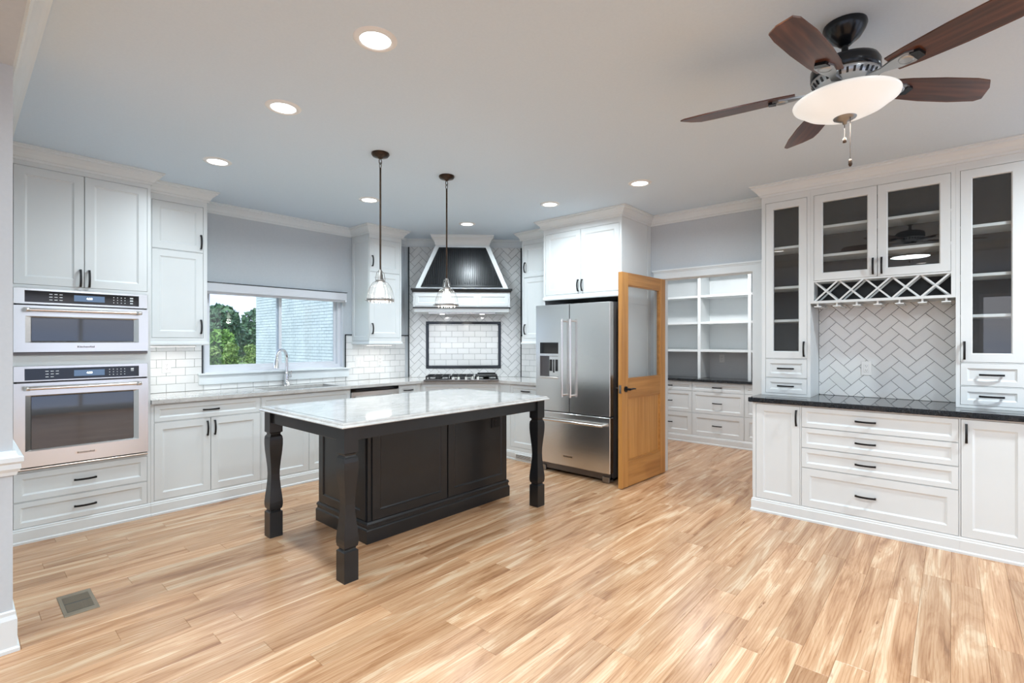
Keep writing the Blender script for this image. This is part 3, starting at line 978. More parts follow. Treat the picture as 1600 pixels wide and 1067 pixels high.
def builtin_oven(name, label, z0, z1, panel, doorz, handle_z, win, logo_z, keys, foot):
    t = thing(name, label, 'oven', (0.272, OY, z0))
    w = 0.760
    f_ = lambda z: z - z0
    MB().box(0.02, w - 0.02, 0.03, 0.55, 0.012, z1 - z0 - 0.012).build('housing', steeld, t)
    p = MB().cbox(0, w, -0.018, -0.001, f_(doorz[1] + 0.010), f_(z1), 0.002).build('control_frame', steel, t)
    g0 = MB().box(0.056, w - 0.058, -0.0205, -0.0182, f_(panel[0]), f_(panel[1])).build('control_panel', blackg, t)
    zc = f_((panel[0] + panel[1]) / 2)
    dsp = MB().box(0.315, 0.490, -0.0215, -0.0206, zc - 0.022, zc + 0.022).build('display', display, g0)
    text('clock_digits', '4:20', 0.020, glyph, g0, (0.402, -0.0216, zc), 0.0006)
    lg = MB()
    for (x, z, ww_, hh) in keys:
        lg.box(x - ww_ / 2, x + ww_ / 2, -0.0211, -0.0206, zc + z - hh / 2, zc + z + hh / 2)
    tag(lg.build('key_legends', legend, g0), kind='stuff')
    # door with recessed window
    d0, d1 = doorz
    m = MB()
    x0, x1, wz0, wz1 = win
    yf, yb = -0.034, -0.002
    b = 0.012
    O = [(0.0, f_(d0)), (w, f_(d0)), (w, f_(d1)), (0.0, f_(d1))]
    A = [(x0 - 0.032, f_(wz0) - b), (x1 + 0.032, f_(wz0) - b), (x1 + 0.032, f_(wz1) + b), (x0 - 0.032, f_(wz1) + b)]
    B = [(x0, f_(wz0)), (x1, f_(wz0)), (x1, f_(wz1)), (x0, f_(wz1))]
    vs = [(q[0], yb, q[1]) for q in O] + [(q[0], yf, q[1]) for q in O] + [(q[0], yf, q[1]) for q in A] + [(q[0], yf + 0.016, q[1]) for q in B]
    fs = [(3, 2, 1, 0)]
    for s in range(3):
        for k in range(4):
            j = (k + 1) % 4
            fs.append((s * 4 + k, s * 4 + j, s * 4 + 4 + j, s * 4 + 4 + k))
    m.add(vs, fs)
    dr = m.build('door', steel, t)
    MB().box(x0, x1, yf + 0.0125, yf + 0.0155, f_(wz0), f_(wz1)).build('window_glass', ovenglass, dr)
    hz = f_(handle_z)
    h = MB().tube([(0.052, -0.085, hz), (w - 0.052, -0.085, hz)], 0.0115, 14)
    h.build('handle', nickel, dr)
    for xx in (0.066, w - 0.066):
        hb = MB()
        hb.tube([(xx, -0.034, hz), (xx, -0.085, hz)], 0.010, 12)
        hb.lathe([(0.0, -0.016), (0.0145, -0.016), (0.0145, 0.016), (0.0, 0.016)], 14)
        for q in range(len(hb.v) - 4 * 14, len(hb.v)):
            x_, y_, z_ = hb.v[q]
            hb.v[q] = (xx - 0.004 + z_, -0.085 + x_, hz + y_)
        hb.build('handle_bracket', nickel, dr)
    bd = MB().cbox(w / 2 - 0.062, w / 2 + 0.062, yf - 0.0015, yf, f_(logo_z) - 0.010, f_(logo_z) + 0.010, 0.0004).build('badge', nickel, dr)
    text('badge_lettering', 'KitchenAid', 0.019, blackm, dr, (w / 2, yf - 0.0016, f_(logo_z)), 0.0004, xs=1.15)
    if foot == 'vent':
        MB().box(0.0, w, -0.012, -0.001, 0.0, f_(d0) - 0.004).build('vent_strip', steeld, t)
    else:
        MB().box(0.0, w, -0.006, -0.001, 0.0, f_(d0) - 0.002).build('lower_gap', blackm, t)
        MB().tube([(0.0, -0.018, 0.012), (w, -0.018, 0.012)], 0.008, 10).build('lower_trim', nickel, t)
    return t
def keypad(rows_l, rows_r):
    k = []
    for (x, z) in rows_l: k.append((x, z, 0.017, 0.005))
    for (x, z) in rows_r: k.append((x, z, 0.005, 0.006))
    return k
kl = [(0.19 + 0.027 * i, 0.020 - 0.020 * j) for i in range(3) for j in range(3)]
kr = [(0.545 + 0.023 * i, 0.020 - 0.020 * j) for i in range(4) for j in range(3)]
builtin_oven('microwave_oven', 'stainless built-in microwave oven, the shorter upper of the two', MZ0, MZ1, (1.684, 1.765), (1.334, 1.660), 1.628, (0.090, 0.667, 1.411, 1.574), 1.369,
             keypad(kl, kr) + [(0.655, 0.020, 0.020, 0.010), (0.655, 0.0, 0.020, 0.010), (0.655, -0.020, 0.018, 0.007)], 'vent')
builtin_oven('wall_oven', 'stainless built-in wall oven with a large window, below the microwave', VZ0, VZ1, (1.136, 1.217), (0.532, 1.117), 1.082, (0.090, 0.667, 0.654, 1.020), 0.594,
             keypad([(0.17 + 0.027 * i, 0.020 - 0.020 * j) for i in range(3) for j in range(2)] + [(0.17, -0.02), (0.197, -0.02)], [(0.52 + 0.023 * i, 0.020 - 0.020 * j) for i in range(5) for j in range(3)]) + [(0.66, 0.018, 0.018, 0.012), (0.66, 0.004, 0.018, 0.004)], 'trim')

# ---- wall cabinets
UY = 5.06
UD = NY - UY - 0.002
def wall_cab(name, label, loc, rz, W, fronts, ret, depth=UD):
    u = cab(name, label, loc, rz, W, depth, 1.375, CEIL - 0.09, fronts, plinth=False)
    p = [(0, 0), (W, 0)]
    if ret[0]: p = [(0, depth)] + p
    if ret[1]: p = p + [(W, depth)]
    MB().sweep(p, CROWN).build('crown', white, u)
    q = [(0, 0.0), (0.010, 0.0), (0.013, 0.010), (0.010, 0.026), (0.0, 0.034)]
    MB().sweep(p, [(o, 1.375 + z) for o, z in q]).build('light_rail', white, u)
    return u
w1 = wall_cab('wall_cabinet', 'white two-door wall cabinet between the oven tower and the sink window', (1.056, UY, 0), 0, 1.530 - 1.056,
         [('door', 1.112 - 1.056, 1.500 - 1.056, 2.206, 2.617, 1.478 - 1.056, 2.30, True), ('door', 1.112 - 1.056, 1.500 - 1.056, 1.440, 2.202, 1.478 - 1.056, 1.54, True)], (False, True))
w2 = wall_cab('wall_cabinet', 'white two-door wall cabinet right of the sink window beside the hood', (3.205, UY, 0), 0, 0.448,
         [('door', 0.006, 0.425, 2.228, 2.617, 0.035, 2.35, True), ('door', 0.006, 0.425, 1.452, 2.224, 0.035, 1.56, True)], (True, True))
panel = link('end_panel', panel_front(UD - 0.02, 1.22, 0.05, t=0.006, mat=white), w2, (-0.0062, UD / 2 + 0.004, 1.42), (0, 0, R(-90)))
w3 = wall_cab('wall_cabinet', 'narrow white wall cabinet between the hood corner and the refrigerator', (4.74, 4.035, 0), RE, 0.562,
         [('door', 0.022, 0.54, 2.206, 2.612, 0.05, 2.33, True), ('door', 0.022, 0.54, 1.445, 2.202, 0.05, 1.56, True)], (True, False), depth=EX - 4.74 - 0.002)

# ---- base cabinets on the window wall
BD = NY - OY - 0.004
BT = 0.903
cab('base_cabinet', 'white base cabinet with one wide drawer and two doors next to the ovens', (1.056, OY, 0), 0, 1.908 - 1.056, BD, 0.0, BT,
    [('drawer', 0.022, 0.846, 0.752, 0.892, 0.434, 0.822, False), ('door', 0.022, 0.433, 0.116, 0.747, 0.405, 0.66, True), ('door', 0.433, 0.846, 0.116, 0.747, 0.462, 0.66, True)])
SKX = 1.909
cab('sink_cabinet', 'white sink base cabinet with a false front and two plain doors', (SKX, OY, 0), 0, 2.829 - SKX, BD, 0.0, BT,
    [('panel', 0.004, 2.824 - SKX, 0.752, 0.892), ('door', 0.004, 2.372 - SKX, 0.116, 0.747, 2.345 - SKX, 0.66, True), ('door', 2.372 - SKX, 2.824 - SKX, 0.116, 0.747, 2.40 - SKX, 0.66, True)], ctop=0.695)
dw = thing('dishwasher', 'stainless dishwasher with a dark top strip under the counter', 'dishwasher', (2.832, OY, 0))
MB().box(0.003, 0.612, 0.02, 0.56, 0.10, 0.895).build('tub', steeld, dw)
MB().cbox(0.003, 0.612, -0.012, 0.018, 0.112, 0.862, 0.004).build('door', steel, dw)
MB().cbox(0.003, 0.612, -0.006, 0.018, 0.866, 0.896, 0.002).build('control_strip', blackg, dw)
MB().box(0.003, 0.612, 0.03, 0.05, 0.0, 0.105).build('kick_plate', blackm, dw)
MB().tube([(0.06, -0.045, 0.80), (0.555, -0.045, 0.80)], 0.010, 12).build('handle', nickel, dw)
DX = 3.448
cab('drawer_cabinet', 'narrow white base cabinet with a top drawer beside the dishwasher', (DX, OY, 0), 0, 3.768 - DX, BD, 0.0, BT,
    [('drawer', 0.006, 0.262, 0.762, 0.892, 0.134, 0.835, False), ('door', 0.006, 0.262, 0.116, 0.757, 0.235, 0.67, True)])
# corner cabinet under the cooktop
cc = thing('corner_cabinet', 'white corner base cabinet with a long false front under the cooktop', 'cabinet', (3.770, OY, 0), RD)
cw = math.hypot(4.45 - 3.77, 4.83 - 4.15)
face_frame(cc, cw, 0, BT, [(0.018, cw - 0.018, 0.752, 0.892), (0.018, cw / 2, 0.116, 0.747), (cw / 2, cw - 0.018, 0.116, 0.747)])
_w = [(3.790, 4.842), (4.462, 4.170), (5.06, 4.155), (5.06, 4.345), (3.99, 5.415), (3.775, 5.415)]
MB().prism([((p[0] - 3.77 - (p[1] - OY)) * 0.70711, (p[0] - 3.77 + p[1] - OY) * 0.70711) for p in _w], 0, BT).build('carcass', white, cc)
add_front(cc, 'panel', 0.018, cw - 0.018, 0.752, 0.892)
add_front(cc, 'door', 0.018, cw / 2, 0.116, 0.747, hx=cw / 2 - 0.03, hz=0.66)
add_front(cc, 'door', cw / 2, cw - 0.018, 0.116, 0.747, hx=cw / 2 + 0.03, hz=0.66)
MB().sweep([(0, 0), (cw, 0)], BASEP).build('plinth_moulding', white, cc)
# base beside the refrigerator
ec = cab('base_cabinet', 'white base cabinet with drawer and toe-kick grille beside the refrigerator', (4.45, 4.148, 0), RE, 4.148 - 3.475, EX - 4.45 - 0.004, 0.0, BT,
    [('drawer', 0.172, 0.655, 0.752, 0.892, 0.413, 0.825, False), ('door', 0.172, 0.655, 0.150, 0.747, 0.63, 0.66, True)])
gr = MB().cbox(0.26, 0.52, -0.020, -0.009, 0.022, 0.078, 0.002)
gr.build('toe_grille', plast, ec)
sm = MB()
for k in range(5): sm.box(0.275, 0.505, -0.0215, -0.0203, 0.031 + 0.0095 * k, 0.035 + 0.0095 * k)
sm.build('grille_slot', slot, ec)

# ---- countertop with sink cut-out
CT0, CT1 = 0.904, 0.936
SX0, SX1, SY0, SY1 = 2.02, 2.76, 4.93, 5.29
ct = thing('countertop', 'long white quartz countertop under the window and around the corner', 'countertop', (1.057, OY, CT0))
cmb = MB()
fy = OY - 0.030
ox, oy = 1.057, OY
def cbx(x0, x1, y0, y1): cmb.box(x0 - ox, x1 - ox, y0 - oy, y1 - oy, 0, CT1 - CT0)
B_ = 3.77 - 0.0125
cbx(ox, SX0, fy, NY - 0.006)
cbx(SX0, SX1, fy, SY0)
cbx(SX0, SX1, SY1, NY - 0.006)
cbx(SX1, B_, fy, NY - 0.006)
cmb.prism([(p[0] - ox, p[1] - oy) for p in ((B_, fy), (4.42, 4.1375), (4.42, 3.474), (EX - 0.006, 3.474), (EX - 0.006, DS - EX - 0.005), (DS - NY - 0.005, NY - 0.006), (B_, NY - 0.006))], 0, CT1 - CT0)
cmb.build('slab', quartz, ct)
sk = thing('sink', 'stainless undermount sink bowl below the window', 'sink', ((SX0 + SX1) / 2, (SY0 + SY1) / 2, CT0))
hw, hd = (SX1 - SX0) / 2 + 0.004, (SY1 - SY0) / 2 + 0.004
MB().box(-hw, hw, -hd, -hd + 0.003, -0.20, -0.001).box(-hw, hw, hd - 0.003, hd, -0.20, -0.001).box(-hw, -hw + 0.003, -hd, hd, -0.20, -0.001).box(hw - 0.003, hw, -hd, hd, -0.20, -0.001).box(-hw, hw, -hd, hd, -0.203, -0.20).build('bowl', steel, sk)
MB().lathe([(0.0, -0.1995), (0.045, -0.1995), (0.045, -0.196), (0.036, -0.194), (0.0, -0.196)], 20).build('drain', chrome, sk)
fa_ = thing('kitchen_faucet', 'chrome pull-down gooseneck faucet behind the sink', 'faucet', (2.385, 5.365, CT1), R(-58))
MB().lathe([(0.030, 0), (0.030, 0.008), (0.024, 0.014), (0.022, 0.09), (0.023, 0.12), (0.018, 0.145)], 20).build('base', chrome, fa_)
arc = [(0, 0, 0.14), (0, 0, 0.30)] + [(0, -0.085 + 0.085 * math.cos(a), 0.30 + 0.085 * math.sin(a)) for a in [R(k * 18) for k in range(1, 10)]] + [(0, -0.170, 0.285)]
MB().tube(arc, 0.0155, 14).build('neck', chrome, fa_)
MB().tube([(0, -0.170, 0.29), (0, -0.174, 0.25), (0, -0.178, 0.195)], 0.017, 14, rad=[0.018, 0.024, 0.029]).build('spray_head', chrome, fa_)
hd_ = MB().tube([(0.02, 0, 0.10), (0.052, 0, 0.10)], 0.012, 12)
hd_.tube([(0.048, 0, 0.10), (0.056, 0, 0.16)], 0.0055, 10)
hd_.build('lever', chrome, fa_)

# ---- cooktop
ck = thing('gas_cooktop', 'black gas cooktop with steel knobs set in the corner counter', 'cooktop', (DCX - 0.37 * 0.7071, DCY - 0.37 * 0.7071, CT1), RD)
MB().cbox(-0.455, 0.455, -0.285, 0.235, 0.0, 0.010, 0.003).build('tray', steeld, ck)
MB().cbox(-0.44, 0.44, -0.17, 0.225, 0.010, 0.014, 0.001).build('burner_bed', blackg, ck)
for gx in (-0.30, 0.0, 0.30):
    g = MB()
    hw = 0.142
    for yy in (-0.16, 0.03, 0.22):
        g.cbox(gx - hw, gx + hw, yy - 0.006, yy + 0.006, 0.036, 0.050, 0.002)
    for xx in (-hw + 0.006, -0.05, 0.05, hw - 0.006):
        g.cbox(gx + xx - 0.006, gx + xx + 0.006, -0.166, 0.226, 0.034, 0.048, 0.002)
    for xx in (-hw + 0.008, hw - 0.008):
        for yy in (-0.158, 0.218):
            g.box(gx + xx - 0.007, gx + xx + 0.007, yy - 0.007, yy + 0.007, 0.010, 0.036)
    g.build('grate', blackm, ck)
for (bx_, by_, br) in ((-0.30, 0.12, 0.045), (-0.30, -0.07, 0.036), (0.0, 0.03, 0.058), (0.30, 0.12, 0.045), (0.30, -0.07, 0.036)):
    MB().lathe([(br, 0.013), (br, 0.022), (br * 0.75, 0.024), (br * 0.72, 0.031), (0, 0.033)], 20, bx_, by_).build('burner', blackm, ck)
for kx in (-0.10, -0.035, 0.055, 0.13, 0.20):
    MB().lathe([(0.023, 0.010), (0.023, 0.015), (0.018, 0.018), (0.015, 0.042), (0.012, 0.044), (0, 0.044)], 16, kx, -0.225).build('knob', nickel, ck)
gd = MB().cbox(0.19, 0.42, -0.155, 0.10, 0.051, 0.058, 0.002)
gd.box(0.19, 0.42, 0.085, 0.10, 0.058, 0.075)
gd.build('griddle_plate', blackm, ck)

# ---- range hood
hood = thing('range_hood', 'white wooden range hood with a black beadboard front over the cooktop', 'hood', (DCX - 0.008 * 0.7071, DCY - 0.008 * 0.7071, 1.775), RD)
hz = 1.775
HF = -0.50
hb = MB()
hb.box(-0.595, 0.595, HF, -0.001, 1.835 - hz, 2.018 - hz)
hb.box(-0.585, 0.585, HF + 0.012, -0.001, 1.776 - hz, 1.822 - hz)
hb.build('mantle_box', white, hood)
MB().box(-0.60, 0.60, HF - 0.006, -0.001, 1.8215 - hz, 1.8355 - hz).build('lower_trim', blackp, hood)
BAND = [(0, 2.018), (0.012, 2.018), (0.016, 2.032), (0.028, 2.044), (0.028, 2.062), (0, 2.062)]
MB().sweep([(-0.595, -0.001), (-0.595, HF), (0.595, HF), (0.595, -0.001)], [(o, z - hz) for o, z in BAND]).build('upper_trim', blackp, hood)
MB().box(-0.594, 0.594, HF + 0.001, -0.001, 2.018 - hz, 2.062 - hz).build('band_core', blackp, hood)
for k in range(3):
    x0 = -0.575 + 0.3875 * k
    link('panel', panel_front(0.372, 0.155, 0.038, t=0.012, mat=white), hood, (x0 + 0.1875, HF - 0.006, 1.848 - hz))
hood_z0, hood_z1 = 2.062 - hz, 2.655 - hz
hw0, hw1, y0_, y1_ = 0.575, 0.335, HF + 0.015, -0.29
vs = [(-hw0, -0.001, hood_z0), (hw0, -0.001, hood_z0), (hw0, y0_, hood_z0), (-hw0, y0_, hood_z0), (-hw1, -0.001, hood_z1), (hw1, -0.001, hood_z1), (hw1, y1_, hood_z1), (-hw1, y1_, hood_z1)]
MB().add(vs, [(0, 1, 2, 3), (4, 7, 6, 5), (0, 4, 5, 1), (1, 5, 6, 2), (3, 2, 6, 7), (0, 3, 7, 4)]).build('canopy', white, hood)
def hp(x, v, o):
    """point on the sloped front; o = outwards"""
    yy = y0_ + (y1_ - y0_) * v
    zz = hood_z0 + (hood_z1 - hood_z0) * v
    nl = math.hypot(y1_ - y0_, hood_z1 - hood_z0)
    return (x, yy - o * (hood_z1 - hood_z0) / nl, zz + o * (y1_ - y0_) / nl)
def hw_at(v): return hw0 + (hw1 - hw0) * v
def strip(mb, quad, o0, o1):
    mb.add([hp(x, v, o0) for x, v in quad] + [hp(x, v, o1) for x, v in quad], [(3, 2, 1, 0), (4, 5, 6, 7), (0, 1, 5, 4), (1, 2, 6, 5), (2, 3, 7, 6), (3, 0, 4, 7)])
V0, V1, BO = 0.035, 0.91, 0.062
bead = MB()
strip(bead, [(-hw_at(V0) + BO, V0), (hw_at(V0) - BO, V0), (hw_at(V1) - BO, V1), (-hw_at(V1) + BO, V1)], 0.0, 0.002)
x = -0.50
while x < 0.50:
    xa, xb = x + 0.003, x + 0.021
    mxx = max(abs(xa), abs(xb))
    vt = min(V1 - 0.03, (hw0 - BO - 0.018 - mxx) / (hw0 - hw1))
    if vt > V0 + 0.06:
        prof_ = [(0.0, 0.002), (0.002, 0.007), (0.006, 0.0105), (0.012, 0.0105), (0.016, 0.007), (0.018, 0.002)]
        va, vb = V0 + 0.03, vt
        bead.add([hp(xa + q, va, o) for q, o in prof_] + [hp(xa + q, vb, o) for q, o in prof_], [(k, k + 1, 7 + k, 6 + k) for k in range(5)] + [(5, 4, 3, 2, 1, 0), (6, 7, 8, 9, 10, 11)])
    x += 0.0245
bead.build('beadboard_panel', blackp, hood)
mo = MB()
t_ = 0.024
strip(mo, [(-hw_at(V0) + BO, V0), (hw_at(V0) - BO, V0), (hw_at(V0 + 0.04) - BO, V0 + 0.04), (-hw_at(V0 + 0.04) + BO, V0 + 0.04)], 0.0, 0.014)
strip(mo, [(-hw_at(V1 - 0.04) + BO, V1 - 0.04), (hw_at(V1 - 0.04) - BO, V1 - 0.04), (hw_at(V1) - BO, V1), (-hw_at(V1) + BO, V1)], 0.0, 0.014)
for s in (-1, 1):
    for (a, b, o) in ((0, 0.011, 0.014), (0.011, 0.022, 0.009), (0.022, 0.032, 0.005)):
        q = [(s * (hw_at(V0) - BO - a), V0), (s * (hw_at(V1) - BO - a), V1), (s * (hw_at(V1) - BO - b), V1), (s * (hw_at(V0) - BO - b), V0)]
        strip(mo, q, 0.0, o)
mo.build('panel_moulding', blackp, hood)
HC = [(0, CEIL - 0.125), (0.012, CEIL - 0.125), (0.016, CEIL - 0.10), (0.028, CEIL - 0.07), (0.05, CEIL - 0.04), (0.058, CEIL - 0.034), (0.060, CEIL - 0.016), (0.066, CEIL - 0.012), (0.066, CEIL - 0.001), (0, CEIL - 0.001)]
MB().box(-hw1, hw1, y1_, -0.001, hood_z1, CEIL - 0.001 - hz).build('chimney', white, hood)
MB().sweep([(-hw1, -0.09), (-hw1, y1_), (hw1, y1_), (hw1, -0.09)], [(o, z - hz) for o, z in HC]).build('crown', white, hood)
MB().cbox(-0.42, 0.42, HF + 0.06, -0.06, 1.755 - hz, 1.777 - hz, 0.004).build('insert', steel, hood)
for lx in (-0.25, 0.25):
    hl0 = MB().lathe([(0.0, -0.024), (0.028, -0.024), (0.030, -0.020)], 16, lx, HF + 0.12).build('hood_lamp', emit, hood)
    la = bpy.data.lights.new('hood_light', 'AREA')
    la.shape = 'DISK'
    la.size = 0.06
    la.energy = HOOD_W
    la.color = (0.95, 0.98, 1.0)
    lo = bpy.data.objects.new('hood_light', la)
    COL.objects.link(lo)
    lo.parent = hood
    lo.location = (lx, HF + 0.12, -0.030)

# ------------------------------------------------------------------ refrigerator and its surround
fc = cab('refrigerator_cabinet', 'white two-door cabinet with crown above the refrigerator', (4.45, 3.470, 0), RE, 0.990, EX - 4.45 - 0.002, 1.868, CEIL - 0.09,
         [('door', 0.026, 0.498, 1.925, 2.612, 0.472, 2.01, True), ('door', 0.498, 0.962, 1.925, 2.612, 0.524, 2.01, True)], plinth=False)
fd = EX - 4.45 - 0.002
MB().sweep([(0, 0.29), (0, 0), (0.99, 0), (0.99, fd)], CROWN).build('crown', white, fc)
MB().sweep([(0, 0), (0.99, 0)], [(o, 1.868 + z) for o, z in ((0, 0), (0.012, 0), (0.015, 0.012), (0.010, 0.03), (0, 0.04))]).build('light_rail', white, fc)
MB().box(0.966, 0.990, 0.0, fd, 0, 1.868).build('side_panel', white, fc)
MB().box(0.0, 0.020, 0.0, fd, 0, 1.868).build('side_panel', white, fc)
sp = MB().box(0.990, 0.998, fd - 0.07, fd, 0, CEIL - 0.1).box(0.990, 0.998, 0.0, fd - 0.07, 1.80, 1.87).box(0.990, 0.998, 0, 0.06, 0, 1.80)
sp.build('panel_frame', white, fc)

rf = thing('refrigerator', 'stainless french-door refrigerator with water dispenser and bottom freezer drawer', 'refrigerator', (4.28, 3.449, 0), RE)
rf.scale = (1.026, 1, 1.005)
FW = 0.916
FT = 1.795
MB().box(0.012, FW - 0.012, 0.078, 0.76, 0.05, FT - 0.02).build('body', steeld, rf)
MB().box(0.02, FW - 0.02, 0.09, 0.74, FT - 0.02, FT + 0.005).build('hinge_cover', steeld, rf)
d1 = MB()
y0d, y1d = 0.0, 0.07
d1.box(0.004, 0.058, y0d, y1d, 0.662, FT).box(0.302, 0.4365, y0d, y1d, 0.662, FT).box(0.058, 0.302, y0d, y1d, 1.248, FT).box(0.058, 0.302, y0d, y1d, 0.662, 1.025).box(0.058, 0.302, 0.058, y1d, 1.025, 1.248)
dl = d1.build('left_door', steel, rf)
MB().cbox(0.060, 0.300, -0.003, 0.001, 1.272, 1.392, 0.002).build('display', blackg, dl)
MB().box(0.060, 0.170, 0.030, 0.057, 1.028, 1.246).build('dispenser_niche', steeld, dl)
MB().cbox(0.172, 0.298, 0.012, 0.057, 1.028, 1.246, 0.004).build('dispenser_block', steel, dl)
MB().box(0.180, 0.212, 0.008, 0.012, 1.085, 1.21).box(0.225, 0.240, 0.008, 0.012, 1.07, 1.21).box(0.255, 0.286, 0.008, 0.012, 1.085, 1.21).build('dispenser_paddle', blackg, dl)
MB().cbox(0.058, 0.302, -0.010, 0.05, 1.005, 1.026, 0.003).build('drip_tray', nickel, dl)
MB().cbox(0.4405, FW - 0.004, y0d, y1d, 0.662, FT, 0.006).build('right_door', steel, rf)
MB().cbox(0.004, FW - 0.004, y0d, y1d, 0.098, 0.652, 0.006).build('freezer_drawer', steel, rf)
for hx_ in (0.385, 0.487):
    h = MB().tube([(hx_, -0.055, 0.825), (hx_, -0.055, 1.635)], 0.0125, 14)
    for zz in (0.845, 1.615):
        h.tube([(hx_, 0.0, zz), (hx_, -0.055, zz)], 0.0105, 10)
    h.build('door_handle', nickel, rf)
h = MB().tube([(0.06, -0.055, 0.572), (0.856, -0.055, 0.572)], 0.0125, 14)
for xx in (0.08, 0.836): h.tube([(xx, 0, 0.572), (xx, -0.055, 0.572)], 0.0105, 10)
h.build('drawer_handle', nickel, rf)
bd = MB().cbox(0.35, 0.49, -0.0015, 0.0005, 0.183, 0.217, 0.0004).build('badge', nickel, rf)
text('badge_lettering', 'KitchenAid', 0.021, blackm, rf, (0.42, -0.0018, 0.200), 0.0004, xs=1.15)
MB().box(0.03, FW - 0.03, 0.05, 0.30, 0.028, 0.094).build('base_grille', steeld, rf)
for xx in (0.03, FW - 0.11):
    MB().cbox(xx, xx + 0.08, 0.03, 0.11, 0.0, 0.06, 0.006).build('foot', pewter, rf)

# ------------------------------------------------------------------ pantry door, standing open
dlen = 0.87
pd = thing('door_1', 'honey-stained wooden pantry door with a glass upper half, standing open', 'door', (5.083, 2.350, 0.008), R(180 - 2.4), kind='structure')
# local x runs from the hinge to the free edge; local +y faces the camera (south)
T = 0.0425
DH = 2.065
ST = 0.112
MB().cbox(0, ST, 0, T, 0, DH, 0.002).build('stile', oakv, pd)
MB().cbox(dlen - ST, dlen, 0, T, 0, DH, 0.002).build('stile', oakv, pd)
MB().cbox(ST, dlen - ST, 0, T, DH - 0.118, DH, 0.002).build('rail', oakh, pd)
MB().cbox(ST, dlen - ST, 0, T, 0.855, 1.035, 0.002).build('rail', oakh, pd)
MB().cbox(ST, dlen - ST, 0, T, 0, 0.245, 0.002).build('rail', oakh, pd)
MB().box(ST, dlen - ST, 0.014, T - 0.014, 0.245, 0.855).build('panel', oakv, pd)
b_ = MB()
for (x0, x1, z0, z1) in ((ST, dlen - ST, 0.245, 0.258), (ST, dlen - ST, 0.842, 0.855), (ST, ST + 0.013, 0.258, 0.842), (dlen - ST - 0.013, dlen - ST, 0.258, 0.842), (ST, dlen - ST, 1.035, 1.046), (ST, dlen - ST, DH - 0.129, DH - 0.118), (ST, ST + 0.011, 1.046, DH - 0.129), (dlen - ST - 0.011, dlen - ST, 1.046, DH - 0.129)):
    b_.box(x0, x1, 0.006, T - 0.006, z0, z1)
b_.build('bead', oakh, pd)
MB().box(ST + 0.004, dlen - ST - 0.004, T / 2 - 0.003, T / 2 + 0.003, 1.04, DH - 0.122).build('pane', glass, pd)
for s in (0, 1):
    y_ = T if s else 0.0
    dirn = 1 if s else -1
    k_ = MB()
    k_.tube([(dlen - 0.062, y_, 0.945), (dlen - 0.062, y_ + dirn * 0.012, 0.945)], 0.027, 20)
    k_.tube([(dlen - 0.062, y_, 0.945), (dlen - 0.062, y_ + dirn * 0.052, 0.945)], 0.011, 12)
    k_.tube([(dlen - 0.062, y_ + dirn * 0.050, 0.945), (dlen - 0.12, y_ + dirn * 0.052, 0.948), (dlen - 0.172, y_ + dirn * 0.046, 0.944)], 0.008, 10, rad=[0.011, 0.008, 0.006])
    k_.build('lever_handle', blackm, pd)
MB().box(dlen - 0.0005, dlen + 0.0015, T / 2 - 0.013, T / 2 + 0.013, 0.905, 0.985).cbox(dlen, dlen + 0.010, T / 2 - 0.008, T / 2 + 0.008, 0.935, 0.955, 0.002).build('latch', pewter, pd)
for zz in (0.2, 1.03, 1.86):
    MB().tube([(0.004, -0.006, zz - 0.045), (0.004, -0.006, zz + 0.045)], 0.007, 10).build('hinge', blackm, pd)

# ------------------------------------------------------------------ hutch along the right wall
HX = 4.45
HD = EX - HX - 0.003
hl = HX, 1.252
cab('single_door_cabinet', 'white base cabinet with a single door at the pantry end of the hutch', (HX, 1.252, 0), RE, 0.354, HD, 0.0, 0.903,
    [('door', 0.024, 0.350, 0.109, 0.893, 0.326, 0.80, True)], base_ends=(True, False))
HB = 1.252 - 0.3545
cab('wide_drawer_cabinet', 'white base cabinet with four wide drawers under the black counter', (HX, HB, 0), RE, 0.934, HD, 0.0, 0.903,
    [('drawer', 0.004, 0.930, 0.733, 0.893, 0.42, 0.816, False), ('drawer', 0.004, 0.930, 0.573, 0.731, 0.42, 0.655, False), ('drawer', 0.004, 0.930, 0.417, 0.571, 0.42, 0.497, False), ('drawer', 0.004, 0.930, 0.109, 0.415, 0.42, 0.265, False)])
HC_ = HB - 0.9345
cab('single_door_cabinet', 'white base cabinet with a single door at the right edge of the photo', (HX, HC_, 0), RE, 0.354, HD, 0.0, 0.903,
    [('door', 0.004, 0.330, 0.109, 0.893, 0.032, 0.80, True)], base_ends=(False, True))
hct = thing('hutch_countertop', 'black granite countertop of the glass-door hutch', 'countertop', (HX, 1.28, 0.904), RE)
e_ = MB()
hl_ = 1.28 - (HC_ - 0.354 - 0.025)
e_.prism([(0, -0.028), (hl_, -0.028), (hl_, HD - 0.002), (0, HD - 0.002)], 0.004, 0.038)
e_.prism([(0.004, -0.024), (hl_ - 0.004, -0.024), (hl_ - 0.004, HD - 0.002), (0.004, HD - 0.002)], 0.0, 0.0385)
e_.build('slab', granite, hct)

